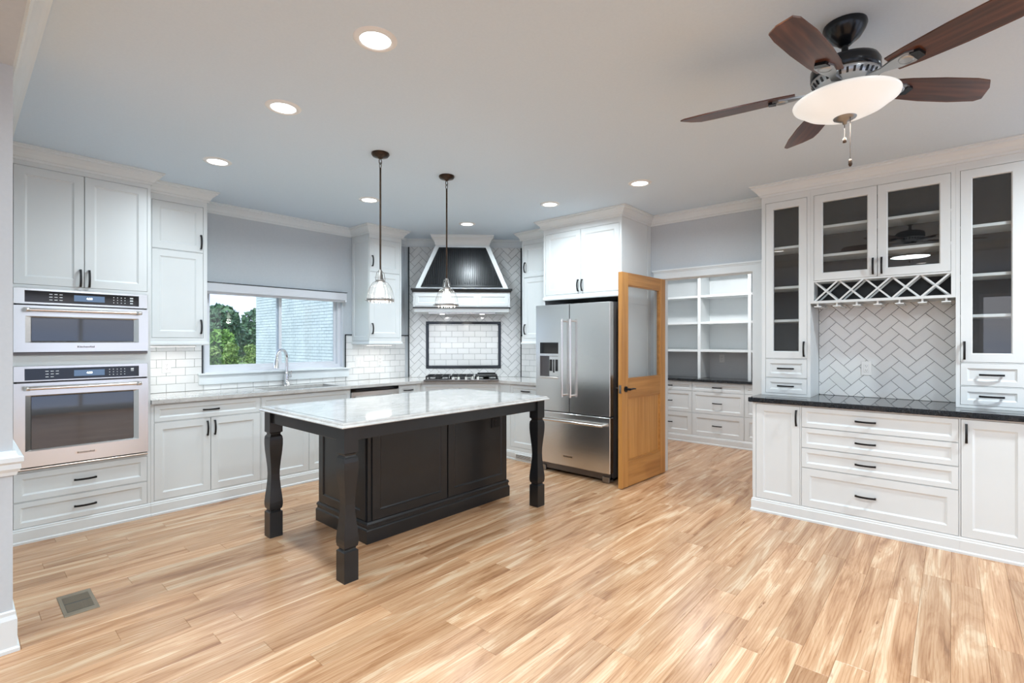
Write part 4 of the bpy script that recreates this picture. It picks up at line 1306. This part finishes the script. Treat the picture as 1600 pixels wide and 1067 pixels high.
GX = 4.72
GD = EX - GX - 0.009
def glass_tower(label, y_left, mirrored):
    w = 0.373
    t = thing('glass_cabinet', label, 'cabinet', (GX, y_left, 0.9435), RE)
    zb = 0.9435
    dx0, dx1 = (0.030, 0.350) if not mirrored else (0.023, 0.343)
    hxp = 0.328 if not mirrored else 0.045
    z0, z1 = 1.262, 2.612
    op = [(dx0, dx1, z0, z1), (dx0, dx1, 1.098, 1.257), (dx0, dx1, 0.962, 1.094)]
    fr = face_frame(t, w, 0.9435, CEIL - 0.09, op)
    fr.location.z = -zb
    c = MB()
    c.box(0.0, 0.018, 0.021, GD, 0, CEIL - 0.09 - zb).box(w - 0.018, w, 0.021, GD, 0, CEIL - 0.09 - zb)
    c.box(0.018, w - 0.018, 0.021, GD, 0, z0 - zb - 0.012).box(0.018, w - 0.018, 0.021, GD, z1 - zb + 0.01, CEIL - 0.09 - zb)
    c.build('carcass', white, t)
    MB().box(0.018, w - 0.018, GD - 0.012, GD, z0 - zb - 0.012, z1 - zb + 0.01).build('back_panel', darkint, t)
    for zs in (1.587, 1.872, 2.215):
        MB().cbox(0.0185, w - 0.0185, 0.030, GD - 0.0125, zs - zb - 0.011, zs - zb + 0.011, 0.002).build('shelf', white, t)
    o = add_front(t, 'glass', dx0, dx1, z0, z1, hxp, 1.345, True)
    o.location.z -= zb
    for (a, b) in ((1.098, 1.257), (0.962, 1.094)):
        o = add_front(t, 'drawer', dx0, dx1, a, b, (dx0 + dx1) / 2, (a + b) / 2, False)
        o.location.z -= zb
    return t
glass_tower('tall narrow glass-door cabinet on the black counter, next to the pantry doorway', 1.254, False)
glass_tower('tall narrow glass-door cabinet on the black counter at the right edge', 1.254 - 1.272, True)
gc = thing('wine_rack_cabinet', 'white double glass-door wall cabinet with a lattice wine rack below', 'cabinet', (GX, 1.254 - 0.3735, 1.722), RE)
gw = 1.272 - 0.3735 - 0.0005
gz = 1.722
zA, zB = 1.908, 2.612
op = [(0.024, 0.4485, zA, zB), (0.4485, 0.874, zA, zB), (0.024, 0.874, 1.742, 1.896)]
ff = face_frame(gc, gw, 1.722, CEIL - 0.09, op)
ff.location.z = -gz
c = MB()
c.box(0, 0.018, 0.021, GD, 0, CEIL - 0.09 - gz).box(gw - 0.018, gw, 0.021, GD, 0, CEIL - 0.09 - gz)
c.box(0.018, gw - 0.018, 0.021, GD, zB + 0.01 - gz, CEIL - 0.09 - gz).box(0.018, gw - 0.018, 0.021, GD, 0, 0.018).box(0.018, gw - 0.018, 0.021, GD, 1.897 - gz, 1.912 - gz)
c.build('carcass', white, gc)
MB().box(0.018, gw - 0.018, GD - 0.012, GD, 0.018, zB + 0.01 - gz).build('back_panel', darkint, gc)
MB().box(0.0185, gw - 0.0185, 0.20, 0.205, 0.018, 1.897 - gz).build('rack_backing', darkint, gc)
for zs in (2.115, 2.35):
    MB().cbox(0.0185, gw - 0.0185, 0.030, GD - 0.0125, zs - gz - 0.011, zs - gz + 0.011, 0.002).build('shelf', white, gc)
for (a, b, hxp) in ((0.024, 0.4485, 0.422), (0.4485, 0.874, 0.476)):
    o = add_front(gc, 'glass', a, b, zA, zB, hxp, 1.99, True)
    o.location.z -= gz
# lattice: crossing slats in the rack opening
lz0, lz1 = 1.742 - gz, 1.896 - gz
hh = lz1 - lz0
pitch = 0.170
SLW = 0.012
def slat(xc, zc, sgn, yo):
    ln = hh
    p0 = [xc - sgn * hh / 2, lz0]
    p1 = [xc + sgn * hh / 2, lz1]
    lo, hi = 0.0242, 0.8738
    poly = []
    dx = SLW / 2 * math.sqrt(2)
    quad = [(p0[0] - dx, lz0), (p0[0] + dx, lz0), (p1[0] + dx, lz1), (p1[0] - dx, lz1)]
    q = clip(clip(quad, -1, 0, -lo), 1, 0, hi)
    if len(q) > 2 and area(q) > 2e-4:
        MB().prism(q, yo, yo + 0.012, 'y').build('lattice_slat', white, gc)
k = -1
while k < 7:
    xc = 0.024 + pitch * (k + 0.5)
    for yo, sg in ((0.004, 1), (0.0165, -1)):
        slat(xc, 0, sg, yo)
    for yo, sg in ((0.15, 1), (0.1625, -1)):
        slat(xc, 0, sg, yo)
    k += 1
# stemware rails
for k in range(7):
    xx = 0.050 + k * 0.133
    MB().box(xx - 0.006, xx + 0.006, 0.012, 0.30, -0.022, 0.0).box(xx - 0.026, xx + 0.026, 0.010, 0.30, -0.030, -0.022).build('stemware_rail', white, gc)
hcr = MB().sweep([(GX + GD, 1.2545), (GX, 1.2545), (GX, HC_ - 0.354 - 0.01), (GX + GD, HC_ - 0.354 - 0.01)][::1], CROWN)
tag(hcr.build('trim_7', trimw), 'white crown moulding running along the top of the hutch', 'crown moulding', kind='structure')

# ------------------------------------------------------------------ pantry fittings
PX = 6.85
yy = 3.41
for lab, nm in (('white pantry drawer cabinet nearest the open door', 0), ('white pantry drawer cabinet in the middle of the doorway view', 1), ('white pantry drawer cabinet cut off by the hutch side', 2)):
    cab('pantry_cabinet', lab, (PX, yy, 0), RE, 0.6895, 0.5, 0.0, 0.853,
        [('drawer', 0.004, 0.686, 0.722, 0.843, 0.345, 0.785, False), ('drawer', 0.004, 0.686, 0.422, 0.718, 0.345, 0.57, False), ('drawer', 0.004, 0.686, 0.108, 0.418, 0.345, 0.265, False)], group='pantry drawer cabinets')
    yy -= 0.69
pct = thing('pantry_countertop', 'black countertop below the pantry shelves', 'countertop', (PX, 3.59, 0.854), RE)
MB().cbox(0.0, 2.53, -0.03, 0.505, 0.0, 0.036, 0.003).build('slab', granite, pct)
ps = thing('pantry_shelving', 'open white pantry shelving with upright dividers above the black counter', 'shelving', (7.0, 3.40, 0.8905), RE)
pz = 0.8905
for xx in (0.0, 0.70, 1.370, 2.04):
    MB().cbox(xx, xx + 0.042, 0.0, 0.355, 0.0, 1.66, 0.002).build('divider', white, ps)
for k in range(3):
    x0 = (0.042, 0.742, 1.412)[k]
    x1 = (0.70, 1.37, 2.04)[k]
    for zs in (1.296, 1.688, 2.062, 2.44):
        MB().cbox(x0, x1, 0.004, 0.352, zs - pz - 0.032, zs - pz, 0.002).build('shelf', white, ps)

for k in range(3):
    x0 = (0.042, 0.742, 1.412)[k]
    x1 = (0.70, 1.37, 2.04)[k]
    MB().box(x0, x1, 0.3525, 0.3585, 1.264 - pz, 2.44 - pz).build('back_panel', white, ps)

# ------------------------------------------------------------------ island
isl = thing('kitchen_island', 'black panelled kitchen island on turned square legs', 'island', (2.445, 3.18, 0))
ox, oy = 2.445, 3.18
ib = MB().box(1.922 - ox, 3.358 - ox, 3.052 - oy, 3.738 - oy, 0, 0.905).build('cabinet', blackp, isl)
for (a, b) in ((1.952, 2.638), (2.652, 3.350)):
    link('front_panel', panel_front(b - a, 0.742, 0.062, t=0.012, mat=blackp), isl, ((a + b) / 2 - ox, 3.040 - oy, 0.150))
link('end_panel', panel_front(0.66, 0.742, 0.062, t=0.012, mat=blackp), isl, (1.910 - ox, 3.40 - oy, 0.150), (0, 0, R(-90)))
IB = [(0, 0), (0.022, 0), (0.022, 0.088), (0.017, 0.096), (0.013, 0.100), (0.013, 0.118), (0.018, 0.122), (0.018, 0.132), (0.010, 0.146), (0, 0.148)]
MB().sweep([(1.922 - ox, 3.052 - oy), (3.358 - ox, 3.052 - oy), (3.358 - ox, 3.738 - oy), (1.922 - ox, 3.738 - oy)], IB, closed=True).build('plinth_moulding', blackp, isl)
LP = [(0.0455, 0.905), (0.0455, 0.755), (0.043, 0.752), (0.036, 0.748), (0.034, 0.738), (0.037, 0.732), (0.044, 0.722), (0.0465, 0.700), (0.0465, 0.665), (0.044, 0.62), (0.038, 0.56), (0.0325, 0.50), (0.0305, 0.45), (0.0325, 0.40), (0.037, 0.345), (0.043, 0.29), (0.0465, 0.25), (0.0465, 0.225), (0.043, 0.203), (0.036, 0.196), (0.034, 0.188), (0.037, 0.184), (0.0455, 0.178), (0.0455, 0.0)]
lm = MB()
vs, fs = [], []
for (h_, z) in LP: vs += [(-h_, -h_, z), (h_, -h_, z), (h_, h_, z), (-h_, h_, z)]
for k in range(len(LP) - 1):
    for q in range(4):
        j = (q + 1) % 4
        fs.append((k * 4 + q, k * 4 + j, k * 4 + 4 + j, k * 4 + 4 + q))
n = (len(LP) - 1) * 4
fs += [(0, 1, 2, 3), (n + 3, n + 2, n + 1, n)]
lm.add(vs, fs)
leg_me = lm.mesh('leg')
leg_me.materials.append(blackp)
LX0, LX1, LY0, LY1 = 1.546, 3.336, 2.674, 3.690
for (x, y) in ((LX0, LY0), (LX0, LY1), (LX1, LY0)):
    link('leg', leg_me, isl, (x - ox, y - oy, 0))
ap = lambda x0, x1, y0, y1: MB().cbox(x0 - ox, x1 - ox, y0 - oy, y1 - oy, 0.822, 0.904, 0.002).build('apron', blackp, isl)
ap(LX0 + 0.0455, LX1 - 0.0455, LY0 - 0.030, LY0 - 0.008)
ap(LX0 - 0.030, LX0 - 0.008, LY0 + 0.0455, LY1 - 0.0455)
ap(LX0 + 0.0455, 1.922, LY1 + 0.008, LY1 + 0.030)
ap(LX1 - 0.008, LX1 + 0.014, LY0 + 0.0455, 3.040)
it = thing('island_countertop', 'white veined quartz slab with an ogee edge on the island', 'countertop', (2.445, 3.18, 0.9055))
TX0, TX1, TY0, TY1 = 1.470, 3.428, 2.600, 3.768
OG = [(-0.05, 0), (0.0, 0.0), (0.006, 0.003), (0.006, 0.008), (-0.004, 0.012), (-0.010, 0.018), (-0.010, 0.022), (-0.016, 0.030), (-0.05, 0.030)]
im = MB().sweep([(TX0 - ox, TY0 - oy), (TX1 - ox, TY0 - oy), (TX1 - ox, TY1 - oy), (TX0 - ox, TY1 - oy)], [(o - 0.006, z) for o, z in OG], closed=True)
im.box(TX0 + 0.05 - ox, TX1 - 0.05 - ox, TY0 + 0.05 - oy, TY1 - 0.05 - oy, 0.0, 0.030)
im.build('slab', quartz, it)
# outlet on the island
def outlet(name, label, loc, rz, w=0.072, h=0.117, kind='duplex', mat=None, cat='outlet', gangs=1):
    t = thing(name, label, cat, loc, rz)
    m_ = mat or plast
    MB().cbox(-w / 2, w / 2, -0.006, 0.0, -h / 2, h / 2, 0.002).build('cover_plate', m_, t)
    for g in range(gangs):
        xo = (g - (gangs - 1) / 2) * 0.046
        if kind == 'duplex':
            MB().cbox(xo - 0.017, xo + 0.017, -0.009, -0.006, -0.034, 0.034, 0.001).build('receptacle', m_, t)
            s_ = MB()
            for zz in (-0.018, 0.018):
                s_.box(xo - 0.007, xo - 0.005, -0.0094, -0.009, zz - 0.002, zz + 0.007).box(xo + 0.005, xo + 0.007, -0.0094, -0.009, zz - 0.002, zz + 0.007).box(xo - 0.002, xo + 0.002, -0.0094, -0.009, zz - 0.009, zz - 0.005)
            s_.build('slots', slot, t)
        else:
            MB().cbox(xo - 0.017, xo + 0.017, -0.010, -0.006, -0.034, 0.034, 0.002).build('rocker', m_, t)
    return t
outlet('wall_outlet', 'white outlet on the tiles beside the ovens', (1.306, NY - 0.0115, 1.175), 0)
outlet('light_switch', 'white double rocker switch on the tiles right of the sink window', (3.300, NY - 0.0115, 1.16), 0, w=0.117, kind='rocker', gangs=2, cat='switch')
outlet('wall_outlet', 'white outlet on the tiles near the herringbone corner', (3.592, NY - 0.0115, 1.17), 0)
outlet('wall_outlet', 'white outlet on the hutch herringbone backsplash', (EX - 0.0115, 0.537, 1.185), RE)
outlet('wall_outlet', 'white outlet on the wall under the lowest pantry shelf', (7.36, 2.484, 1.165), RE)
outlet('wall_outlet', 'black outlet set in the side of the black island', (3.21, 3.0475, 0.69), 0, w=0.10, h=0.09, mat=blackm)

# floor register
fv = thing('floor_vent', 'tan metal floor vent near the left wall', 'vent', (0.446, 3.525, 0.0))
MB().cbox(-0.071, 0.071, -0.148, 0.148, 0.0, 0.004, 0.002).build('frame', ventm, fv)
MB().box(-0.055, 0.055, -0.105, 0.105, 0.004, 0.0045).build('dark_throat', slot, fv)
for k in range(22):
    yv = -0.100 + 0.0095 * k
    if abs(yv) < 0.005: continue
    MB().box(-0.054, 0.054, yv - 0.002, yv + 0.002, 0.0045, 0.0065).build('louver', ventm, fv)

# ------------------------------------------------------------------ recessed lights
dl_proto = None
SPOTS = [((1.26, 1.94), 'recessed ceiling light nearest the camera, top centre'), ((1.27, 2.90), 'recessed ceiling light second along the oven side'), ((1.32, 4.14), 'recessed ceiling light in front of the oven cabinets'),
         ((2.64, 4.17), 'recessed ceiling light in front of the sink window'), ((3.93, 4.18), 'recessed ceiling light just in front of the range hood'), ((3.91, 2.97), 'recessed ceiling light in front of the refrigerator'),
         ((3.90, 2.00), 'recessed ceiling light in front of the pantry door'),
         ((1.26, 0.70), 'recessed ceiling light behind the camera on the left'), ((3.90, -1.20), 'recessed ceiling light over the far end of the hutch'), ((1.26, -1.30), 'recessed ceiling light over the sitting area'),
         ((-1.60, 0.40), 'recessed ceiling light in the room through the left opening'), ((-1.60, 3.00), 'recessed ceiling light in the far left room by its end wall')]
for i, ((x, y), lab) in enumerate(SPOTS):
    if dl_proto is None:
        t = thing('recessed_light', lab, 'ceiling light', (x, y, CEIL), group='recessed ceiling lights')
        MB().lathe([(0.067, -0.002), (0.070, -0.009), (0.092, -0.005), (0.097, -0.0005)], 32, cap=False).build('trim_ring', plast, t)
        MB().lathe([(0.0, -0.0045), (0.0675, -0.0045), (0.0675, -0.002), (0.0, -0.002)], 32, smooth=False).build('diffuser', emit, t)
        dl_proto = t
    else:
        t = copy_tree(dl_proto)
        t.location = (x, y, CEIL)
        t['label'] = lab
    la = bpy.data.lights.new('downlight', 'AREA')
    la.shape = 'DISK'
    la.size = 0.14
    la.energy = DOWN_W if i < 7 else (ROOM_FILL_W * 0.45 if i == 7 else ROOM_FILL_W)  # later spots are unseen lamps added to brighten the kitchen evenly
    la.color = (0.82, 0.935, 1.0)
    la.spread = R(160) if i < 7 else R(172)
    lo = bpy.data.objects.new('downlight', la)
    COL.objects.link(lo)
    lo.parent = t
    lo.location = (0, 0, -0.012)
t = thing('pantry_light', 'flush white ceiling light inside the pantry', 'ceiling light', (6.1, 2.35, CEIL))
MB().lathe([(0.0, -0.05), (0.10, -0.045), (0.14, -0.02), (0.15, -0.0005)], 28).build('shade', bowlm, t)
la = bpy.data.lights.new('pantry_lamp', 'AREA'); la.shape = 'DISK'; la.size = 0.25; la.energy = 26; la.color = (0.97, 0.985, 1.0)
lo = bpy.data.objects.new('pantry_lamp', la); COL.objects.link(lo); lo.parent = t; lo.location = (0, 0, -0.06)
# under-cabinet strips
for (lab, x, y, rz, w) in (('slim light bar under the wall cabinet by the ovens', 1.30, 5.20, 0, 0.36), ('slim light bar under the wall cabinet right of the window', 3.43, 5.20, 0, 0.36)):
    t = thing('light_bar', lab, 'light', (x, y, 1.375), rz)
    MB().cbox(-w / 2, w / 2, -0.015, 0.015, -0.012, 0.0, 0.002).build('housing', plast, t)
    MB().box(-w / 2 + 0.01, w / 2 - 0.01, -0.010, 0.010, -0.0135, -0.012).build('diffuser', emit, t)
    la = bpy.data.lights.new('bar_lamp', 'AREA'); la.shape = 'RECTANGLE'; la.size = w - 0.02; la.size_y = 0.02; la.energy = UNDER_W; la.color = (1.0, 0.97, 0.93)
    lo = bpy.data.objects.new('bar_lamp', la); COL.objects.link(lo); lo.parent = t; lo.location = (0, 0, -0.018)

# ------------------------------------------------------------------ pendants
def pendant(label, x, y):
    t = thing('pendant_lamp', label, 'pendant light', (x, y, CEIL), group='pendants over the island')
    MB().lathe([(0.062, -0.0005), (0.064, -0.010), (0.056, -0.022), (0.020, -0.030), (0.012, -0.040), (0, -0.040)], 28).build('canopy', bronze, t)
    lk = MB()
    for k, c in enumerate((-0.060, -0.088)):
        pts = [((0.011 * math.sin(a) if k == 0 else 0), (0.011 * math.sin(a) if k == 1 else 0), c + 0.020 * math.cos(a)) for a in [R(30 * q) for q in range(13)]]
        lk.tube(pts, 0.0028, 6, cap=False)
    lk.build('chain_link', bronze, t)
    zt = 1.905 - CEIL
    MB().tube([(0, 0, -0.105), (0, 0, zt)], 0.0065, 10).build('stem', bronze, t)
    MB().lathe([(0.010, zt + 0.02), (0.014, zt + 0.01), (0.014, zt - 0.01), (0.020, zt - 0.015), (0.022, zt - 0.045), (0.030, zt - 0.05), (0.032, zt - 0.066), (0.0, zt - 0.066)], 20).build('socket', pewter, t)
    bl = MB()
    for s in (-1, 1):
        bl.tube([(s * 0.012, 0, zt + 0.012), (s * 0.030, 0, zt - 0.002), (s * 0.037, 0, zt - 0.035), (s * 0.040, 0, zt - 0.074)], 0.0025, 6)
    bl.build('bail', pewter, t)
    # ribbed glass
    nr = 72
    prof = [(0.034, -0.062), (0.052, -0.074), (0.068, -0.095), (0.080, -0.122), (0.088, -0.150), (0.092, -0.178), (0.094, -0.205), (0.093, -0.214)]
    vs, fs = [], []
    for (r_, z) in prof:
        for k in range(nr):
            a = 2 * math.pi * k / nr
            rr_ = r_ * (1 + 0.035 * math.cos(a * 18))
            vs.append((rr_ * math.cos(a), rr_ * math.sin(a), zt + z))
    for i in range(len(prof) - 1):
        for k in range(nr):
            j = (k + 1) % nr
            fs.append((i * nr + k, i * nr + j, (i + 1) * nr + j, (i + 1) * nr + k))
    MB().add(vs, fs, True).build('glass_shade', shadeglass, t)
    MB().lathe([(0.0955, zt - 0.190), (0.0985, zt - 0.192), (0.0985, zt - 0.205), (0.0955, zt - 0.207)], 40, cap=False).build('shade_band', pewter, t)
    sc = MB()
    for k in range(3):
        a = R(120 * k + 20)
        sc.tube([(0.095 * math.cos(a), 0.095 * math.sin(a), zt - 0.198), (0.110 * math.cos(a), 0.110 * math.sin(a), zt - 0.198)], 0.004, 8)
    sc.build('band_screw', pewter, t)
    MB().lathe([(0.0, zt - 0.180), (0.016, zt - 0.174), (0.026, zt - 0.150), (0.026, zt - 0.135), (0.015, zt - 0.105), (0.012, zt - 0.066)], 18).build('bulb', bulbm, t)
    la = bpy.data.lights.new('pendant_bulb', 'POINT'); la.energy = PEND_W; la.shadow_soft_size = 0.03; la.color = (1.0, 0.94, 0.85)
    lo = bpy.data.objects.new('pendant_bulb', la); COL.objects.link(lo); lo.parent = t; lo.location = (0, 0, zt - 0.20)
pendant('glass-shaded pendant lamp on a bronze rod, nearer the ovens', 2.045, 3.085)
pendant('glass-shaded pendant lamp on a bronze rod, nearer the hood', 2.685, 3.100)

# ------------------------------------------------------------------ ceiling fan
FXc, FYc = 2.54, 0.345
fan = thing('ceiling_fan', 'five-blade ceiling fan with walnut blades and a frosted light bowl', 'ceiling fan', (FXc, FYc, CEIL))
MB().lathe([(0.080, -0.0005), (0.082, -0.012), (0.076, -0.030), (0.058, -0.060), (0.030, -0.082), (0.022, -0.090), (0.0, -0.090)], 32).build('canopy', fanblk, fan)
MB().tube([(0, 0, -0.085), (0, 0, -0.155)], 0.013, 14).build('downrod', fanblk, fan)
MB().lathe([(0.028, -0.140), (0.035, -0.148), (0.090, -0.155), (0.120, -0.168), (0.128, -0.185), (0.128, -0.222), (0.120, -0.228)], 36).build('motor_housing', fanblk, fan)
MB().lathe([(0.124, -0.226), (0.126, -0.232), (0.108, -0.262), (0.085, -0.280), (0.060, -0.285), (0.060, -0.300), (0, -0.300)], 36).build('motor_skirt', fansil, fan)
vn = MB()
for k in range(30):
    a = R(12 * k)
    ca, sa = math.cos(a), math.sin(a)
    pts = [(0.1235, -0.238), (0.1135, -0.256)]
    for sg in (0,):
        ax, ay = -sa * 0.004, ca * 0.004
        (r0, z0), (r1, z1) = pts
        r0 += 0.0012; r1 += 0.0012
        vn.add([(r0 * ca - ax, r0 * sa - ay, z0), (r0 * ca + ax, r0 * sa + ay, z0), (r1 * ca + ax, r1 * sa + ay, z1), (r1 * ca - ax, r1 * sa - ay, z1),
                ((r0 - .004) * ca - ax, (r0 - .004) * sa - ay, z0), ((r0 - .004) * ca + ax, (r0 - .004) * sa + ay, z0), ((r1 - .004) * ca + ax, (r1 - .004) * sa + ay, z1), ((r1 - .004) * ca - ax, (r1 - .004) * sa - ay, z1)],
               [(0, 1, 2, 3), (7, 6, 5, 4), (0, 4, 5, 1), (1, 5, 6, 2), (2, 6, 7, 3), (3, 7, 4, 0)])
vn.build('vent_slots', fanblk, fan)
BZ = -0.262
outl = [(0.185, -0.048), (0.26, -0.060), (0.40, -0.072), (0.54, -0.076), (0.600, -0.070), (0.640, -0.030), (0.676, 0.040), (0.655, 0.058), (0.54, 0.071), (0.40, 0.072), (0.26, 0.062), (0.185, 0.050)]
bm_ = MB().prism(outl, -0.003, 0.003)
blade_me = bm_.mesh('blade')
blade_me.materials.append(walnut)
ir = MB()
ir.prism([(0.085, -0.020), (0.15, -0.013), (0.20, -0.030), (0.25, -0.036), (0.285, -0.020), (0.285, 0.020), (0.25, 0.036), (0.20, 0.030), (0.15, 0.013), (0.085, 0.020)], -0.011, -0.0035)
ir.lathe([(0.016, -0.016), (0.024, -0.016), (0.026, -0.011)], 16, 0.238, 0.0)
for q in range(len(ir.v)):
    pass
iron_me = ir.mesh('blade_iron')
iron_me.materials.append(fansil)
cap_me = MB().prism([(0.262, -0.028), (0.292, -0.020), (0.292, 0.020), (0.262, 0.028)], -0.015, -0.0032).mesh('iron_tip')
cap_me.materials.append(fanblk)
for k in range(5):
    a = R(28 + 72 * k)
    b = link('blade', blade_me, fan, (0, 0, BZ), (R(-11), 0, 0))
    b.rotation_mode = 'XYZ'
    b.matrix_local = Matrix.Translation((0, 0, BZ)) @ Matrix.Rotation(a, 4, 'Z') @ Matrix.Rotation(R(-11), 4, 'X')
    link('blade_iron', iron_me, b)
    link('iron_tip', cap_me, b)
MB().lathe([(0.075, -0.300), (0.080, -0.312), (0.060, -0.318)], 30).build('light_fitter', pewter, fan)
MB().lathe([(0.190, -0.318), (0.196, -0.322), (0.194, -0.330), (0.182, -0.338), (0.150, -0.362), (0.100, -0.385), (0.045, -0.398), (0.0, -0.401)], 48, cap=False).build('light_bowl', bowlm, fan)
MB().lathe([(0.188, -0.317), (0.06, -0.312), (0.0, -0.312)], 40, cap=False).build('bowl_cover', bowlm, fan)
MB().lathe([(0.044, -0.396), (0.042, -0.402), (0.024, -0.412), (0.010, -0.416), (0.008, -0.426), (0.0, -0.428)], 24).build('finial', pewter, fan)
for (cx_, cy_, zl, big) in ((-0.020, -0.022, -0.585, True), (0.022, 0.004, -0.475, False)):
    pts = [(cx_, cy_, -0.405), (cx_, cy_, zl)]
    ch = MB().tube(pts, 0.0013, 6).build('pull_chain', bronze, fan)
    MB().lathe([(0.0, 0.0), (0.005, -0.002), (0.0075, -0.012), (0.0075, -0.024), (0.004, -0.032), (0.0, -0.033)] if big else [(0.003, 0.0), (0.0065, -0.006), (0.0075, -0.022), (0.0, -0.024)], 12, cx_, cy_).build('chain_fob', bronze, ch, (0, 0, zl))
la = bpy.data.lights.new('fan_lamp', 'AREA'); la.shape = 'DISK'; la.size = 0.34; la.energy = FAN_W; la.color = (0.90, 0.96, 1.0)
lo = bpy.data.objects.new('fan_lamp', la); COL.objects.link(lo); lo.parent = fan; lo.location = (0, 0, -0.435)

# ------------------------------------------------------------------ outside the window
tag(MB().box(-60, 90, 5.6, 140, -1.75, -1.6).build('ground_lawn', grass), 'green lawn outside the sink window', 'lawn', kind='structure')
wg = thing('brick_house_wing', 'white painted brick wing of the house seen through the window', 'building', (5.5, 10.0, -1.6))
WY0, WY1 = 5.62, 14.25
MB().box(0.012, 3.0, WY0 - 10.0, WY1 - 10.0 - 0.012, 0, 6.5).build('wall', mortar, wg)
br = MB()
bl_, bh_, mj = 0.205, 0.062, 0.010
z = 1.1
r_ = 0
rb = random.Random(3)
while z < 5.2:
    y = WY1 - 10.0 - (0.0 if r_ % 2 == 0 else (bl_ + mj) / 2)
    first = True
    yend = max(WY0 - 10.0, -2.2)
    if r_ % 2: br.box(-0.002, 0.012, y, WY1 - 10.0, z, z + bh_)
    while y - bl_ > yend:
        j = rb.uniform(-0.0015, 0.0025)
        br.box(-0.002 - j, 0.012, y - bl_, y, z, z + bh_)
        y -= bl_ + mj
    z += bh_ + mj
    r_ += 1
tag(br.build('brickwork', brickp, wg), kind='stuff')
def tree(name, label, x, y, zg, blobs, mat, nleaf, size, trunk_h, seed, grp):
    t = thing(name, label, 'tree', (x, y, zg), group=grp)
    MB().tube([(0, 0, 0), (0.1, 0.05, trunk_h * 0.5), (0, 0.1, trunk_h)], 0.15, 8, rad=[0.22, 0.16, 0.10]).build('trunk', bark, t)
    rg = random.Random(seed)
    m = MB()
    tot = sum(b[3] * b[4] for b in blobs)
    for (bx, by, bz, brx, brz) in blobs:
        n = int(nleaf * brx * brz / tot)
        for _ in range(n):
            while True:
                p = Vector((rg.uniform(-1, 1), rg.uniform(-1, 1), rg.uniform(-1, 1)))
                if 0.25 < p.length < 1: break
            p = p.normalized() * (p.length ** 0.4)
            c = Vector((bx + p.x * brx, by + p.y * brx, bz + p.z * brz))
            d = Vector((rg.gauss(0, 1), rg.gauss(0, 1), rg.gauss(0, 1))).normalized()
            e = d.cross(Vector((rg.gauss(0, 1), rg.gauss(0, 1), rg.gauss(0, 1)))).normalized()
            s = size * rg.uniform(0.6, 1.3)
            m.add([c - d * s, c + e * s * 0.55, c + d * s, c - e * s * 0.55], [(0, 1, 2, 3)])
    me = bpy.data.meshes.new('foliage')
    me.from_pydata(m.v, [], m.f)
    me.materials.append(mat)
    tag(link('foliage', me, t), kind='stuff')
def at(px, dist):
    u_ = (px - 800) / 775
    return (dist * (math.sin(fa) + math.cos(fa) * u_), dist * (math.cos(fa) - math.sin(fa) * u_))
def big(px, dist, top_py, wpx, name, lab, mat, seed, base_py=None, n=3200, size=0.30):
    x, y = at(px, dist)
    dep = dist
    zt = CAM_H + (534 - top_py) / 775 * dep
    rx = wpx / 2 / 775 * dep
    h = zt + 1.6
    rg = random.Random(seed)
    bl = [(0, 0, h - rx * 0.8, rx * 0.8, rx * 0.8)]
    for _ in range(6):
        a = rg.uniform(0, 6.28)
        bl.append((math.cos(a) * rx * 0.55, math.sin(a) * rx * 0.55, h * rg.uniform(0.35, 0.78), rx * rg.uniform(0.4, 0.6), rx * rg.uniform(0.35, 0.55)))
    bl.append((0, 0, h * 0.42, rx * 0.75, h * 0.32))
    tree(name, lab, x, y, -1.6, bl, mat, n, size, h * 0.6, seed, 'trees outside the window')
big(345, 48, 476, 64, 'oak_tree', 'tall rounded dark green tree at the left of the window', leafA, 1, n=4200)
big(286, 58, 484, 60, 'oak_tree', 'dark green tree partly hidden by the wall cabinet', leafA, 6, n=2500)
big(404, 64, 482, 60, 'oak_tree', 'dark green tree against the white brick wing', leafA, 2, n=3600)
big(376, 74, 505, 60, 'oak_tree', 'more distant dark tree in the gap between two taller ones', leafA, 8, n=2600)
big(345, 38, 515, 46, 'maple_tree', 'bright green rounded tree in front of the tall one', leafB, 3, n=2600, size=0.22)
big(392, 36, 538, 22, 'young_conifer', 'small yellow-green tree closest to the brick wing', leafC, 4, n=1500, size=0.16)
big(361, 33, 536, 24, 'young_conifer', 'small yellow-green tree in the middle of the window view', leafC, 5, n=1500, size=0.16)
big(334, 33, 542, 22, 'young_conifer', 'small yellow-green tree at the left end of the row', leafC, 7, n=1500, size=0.16)
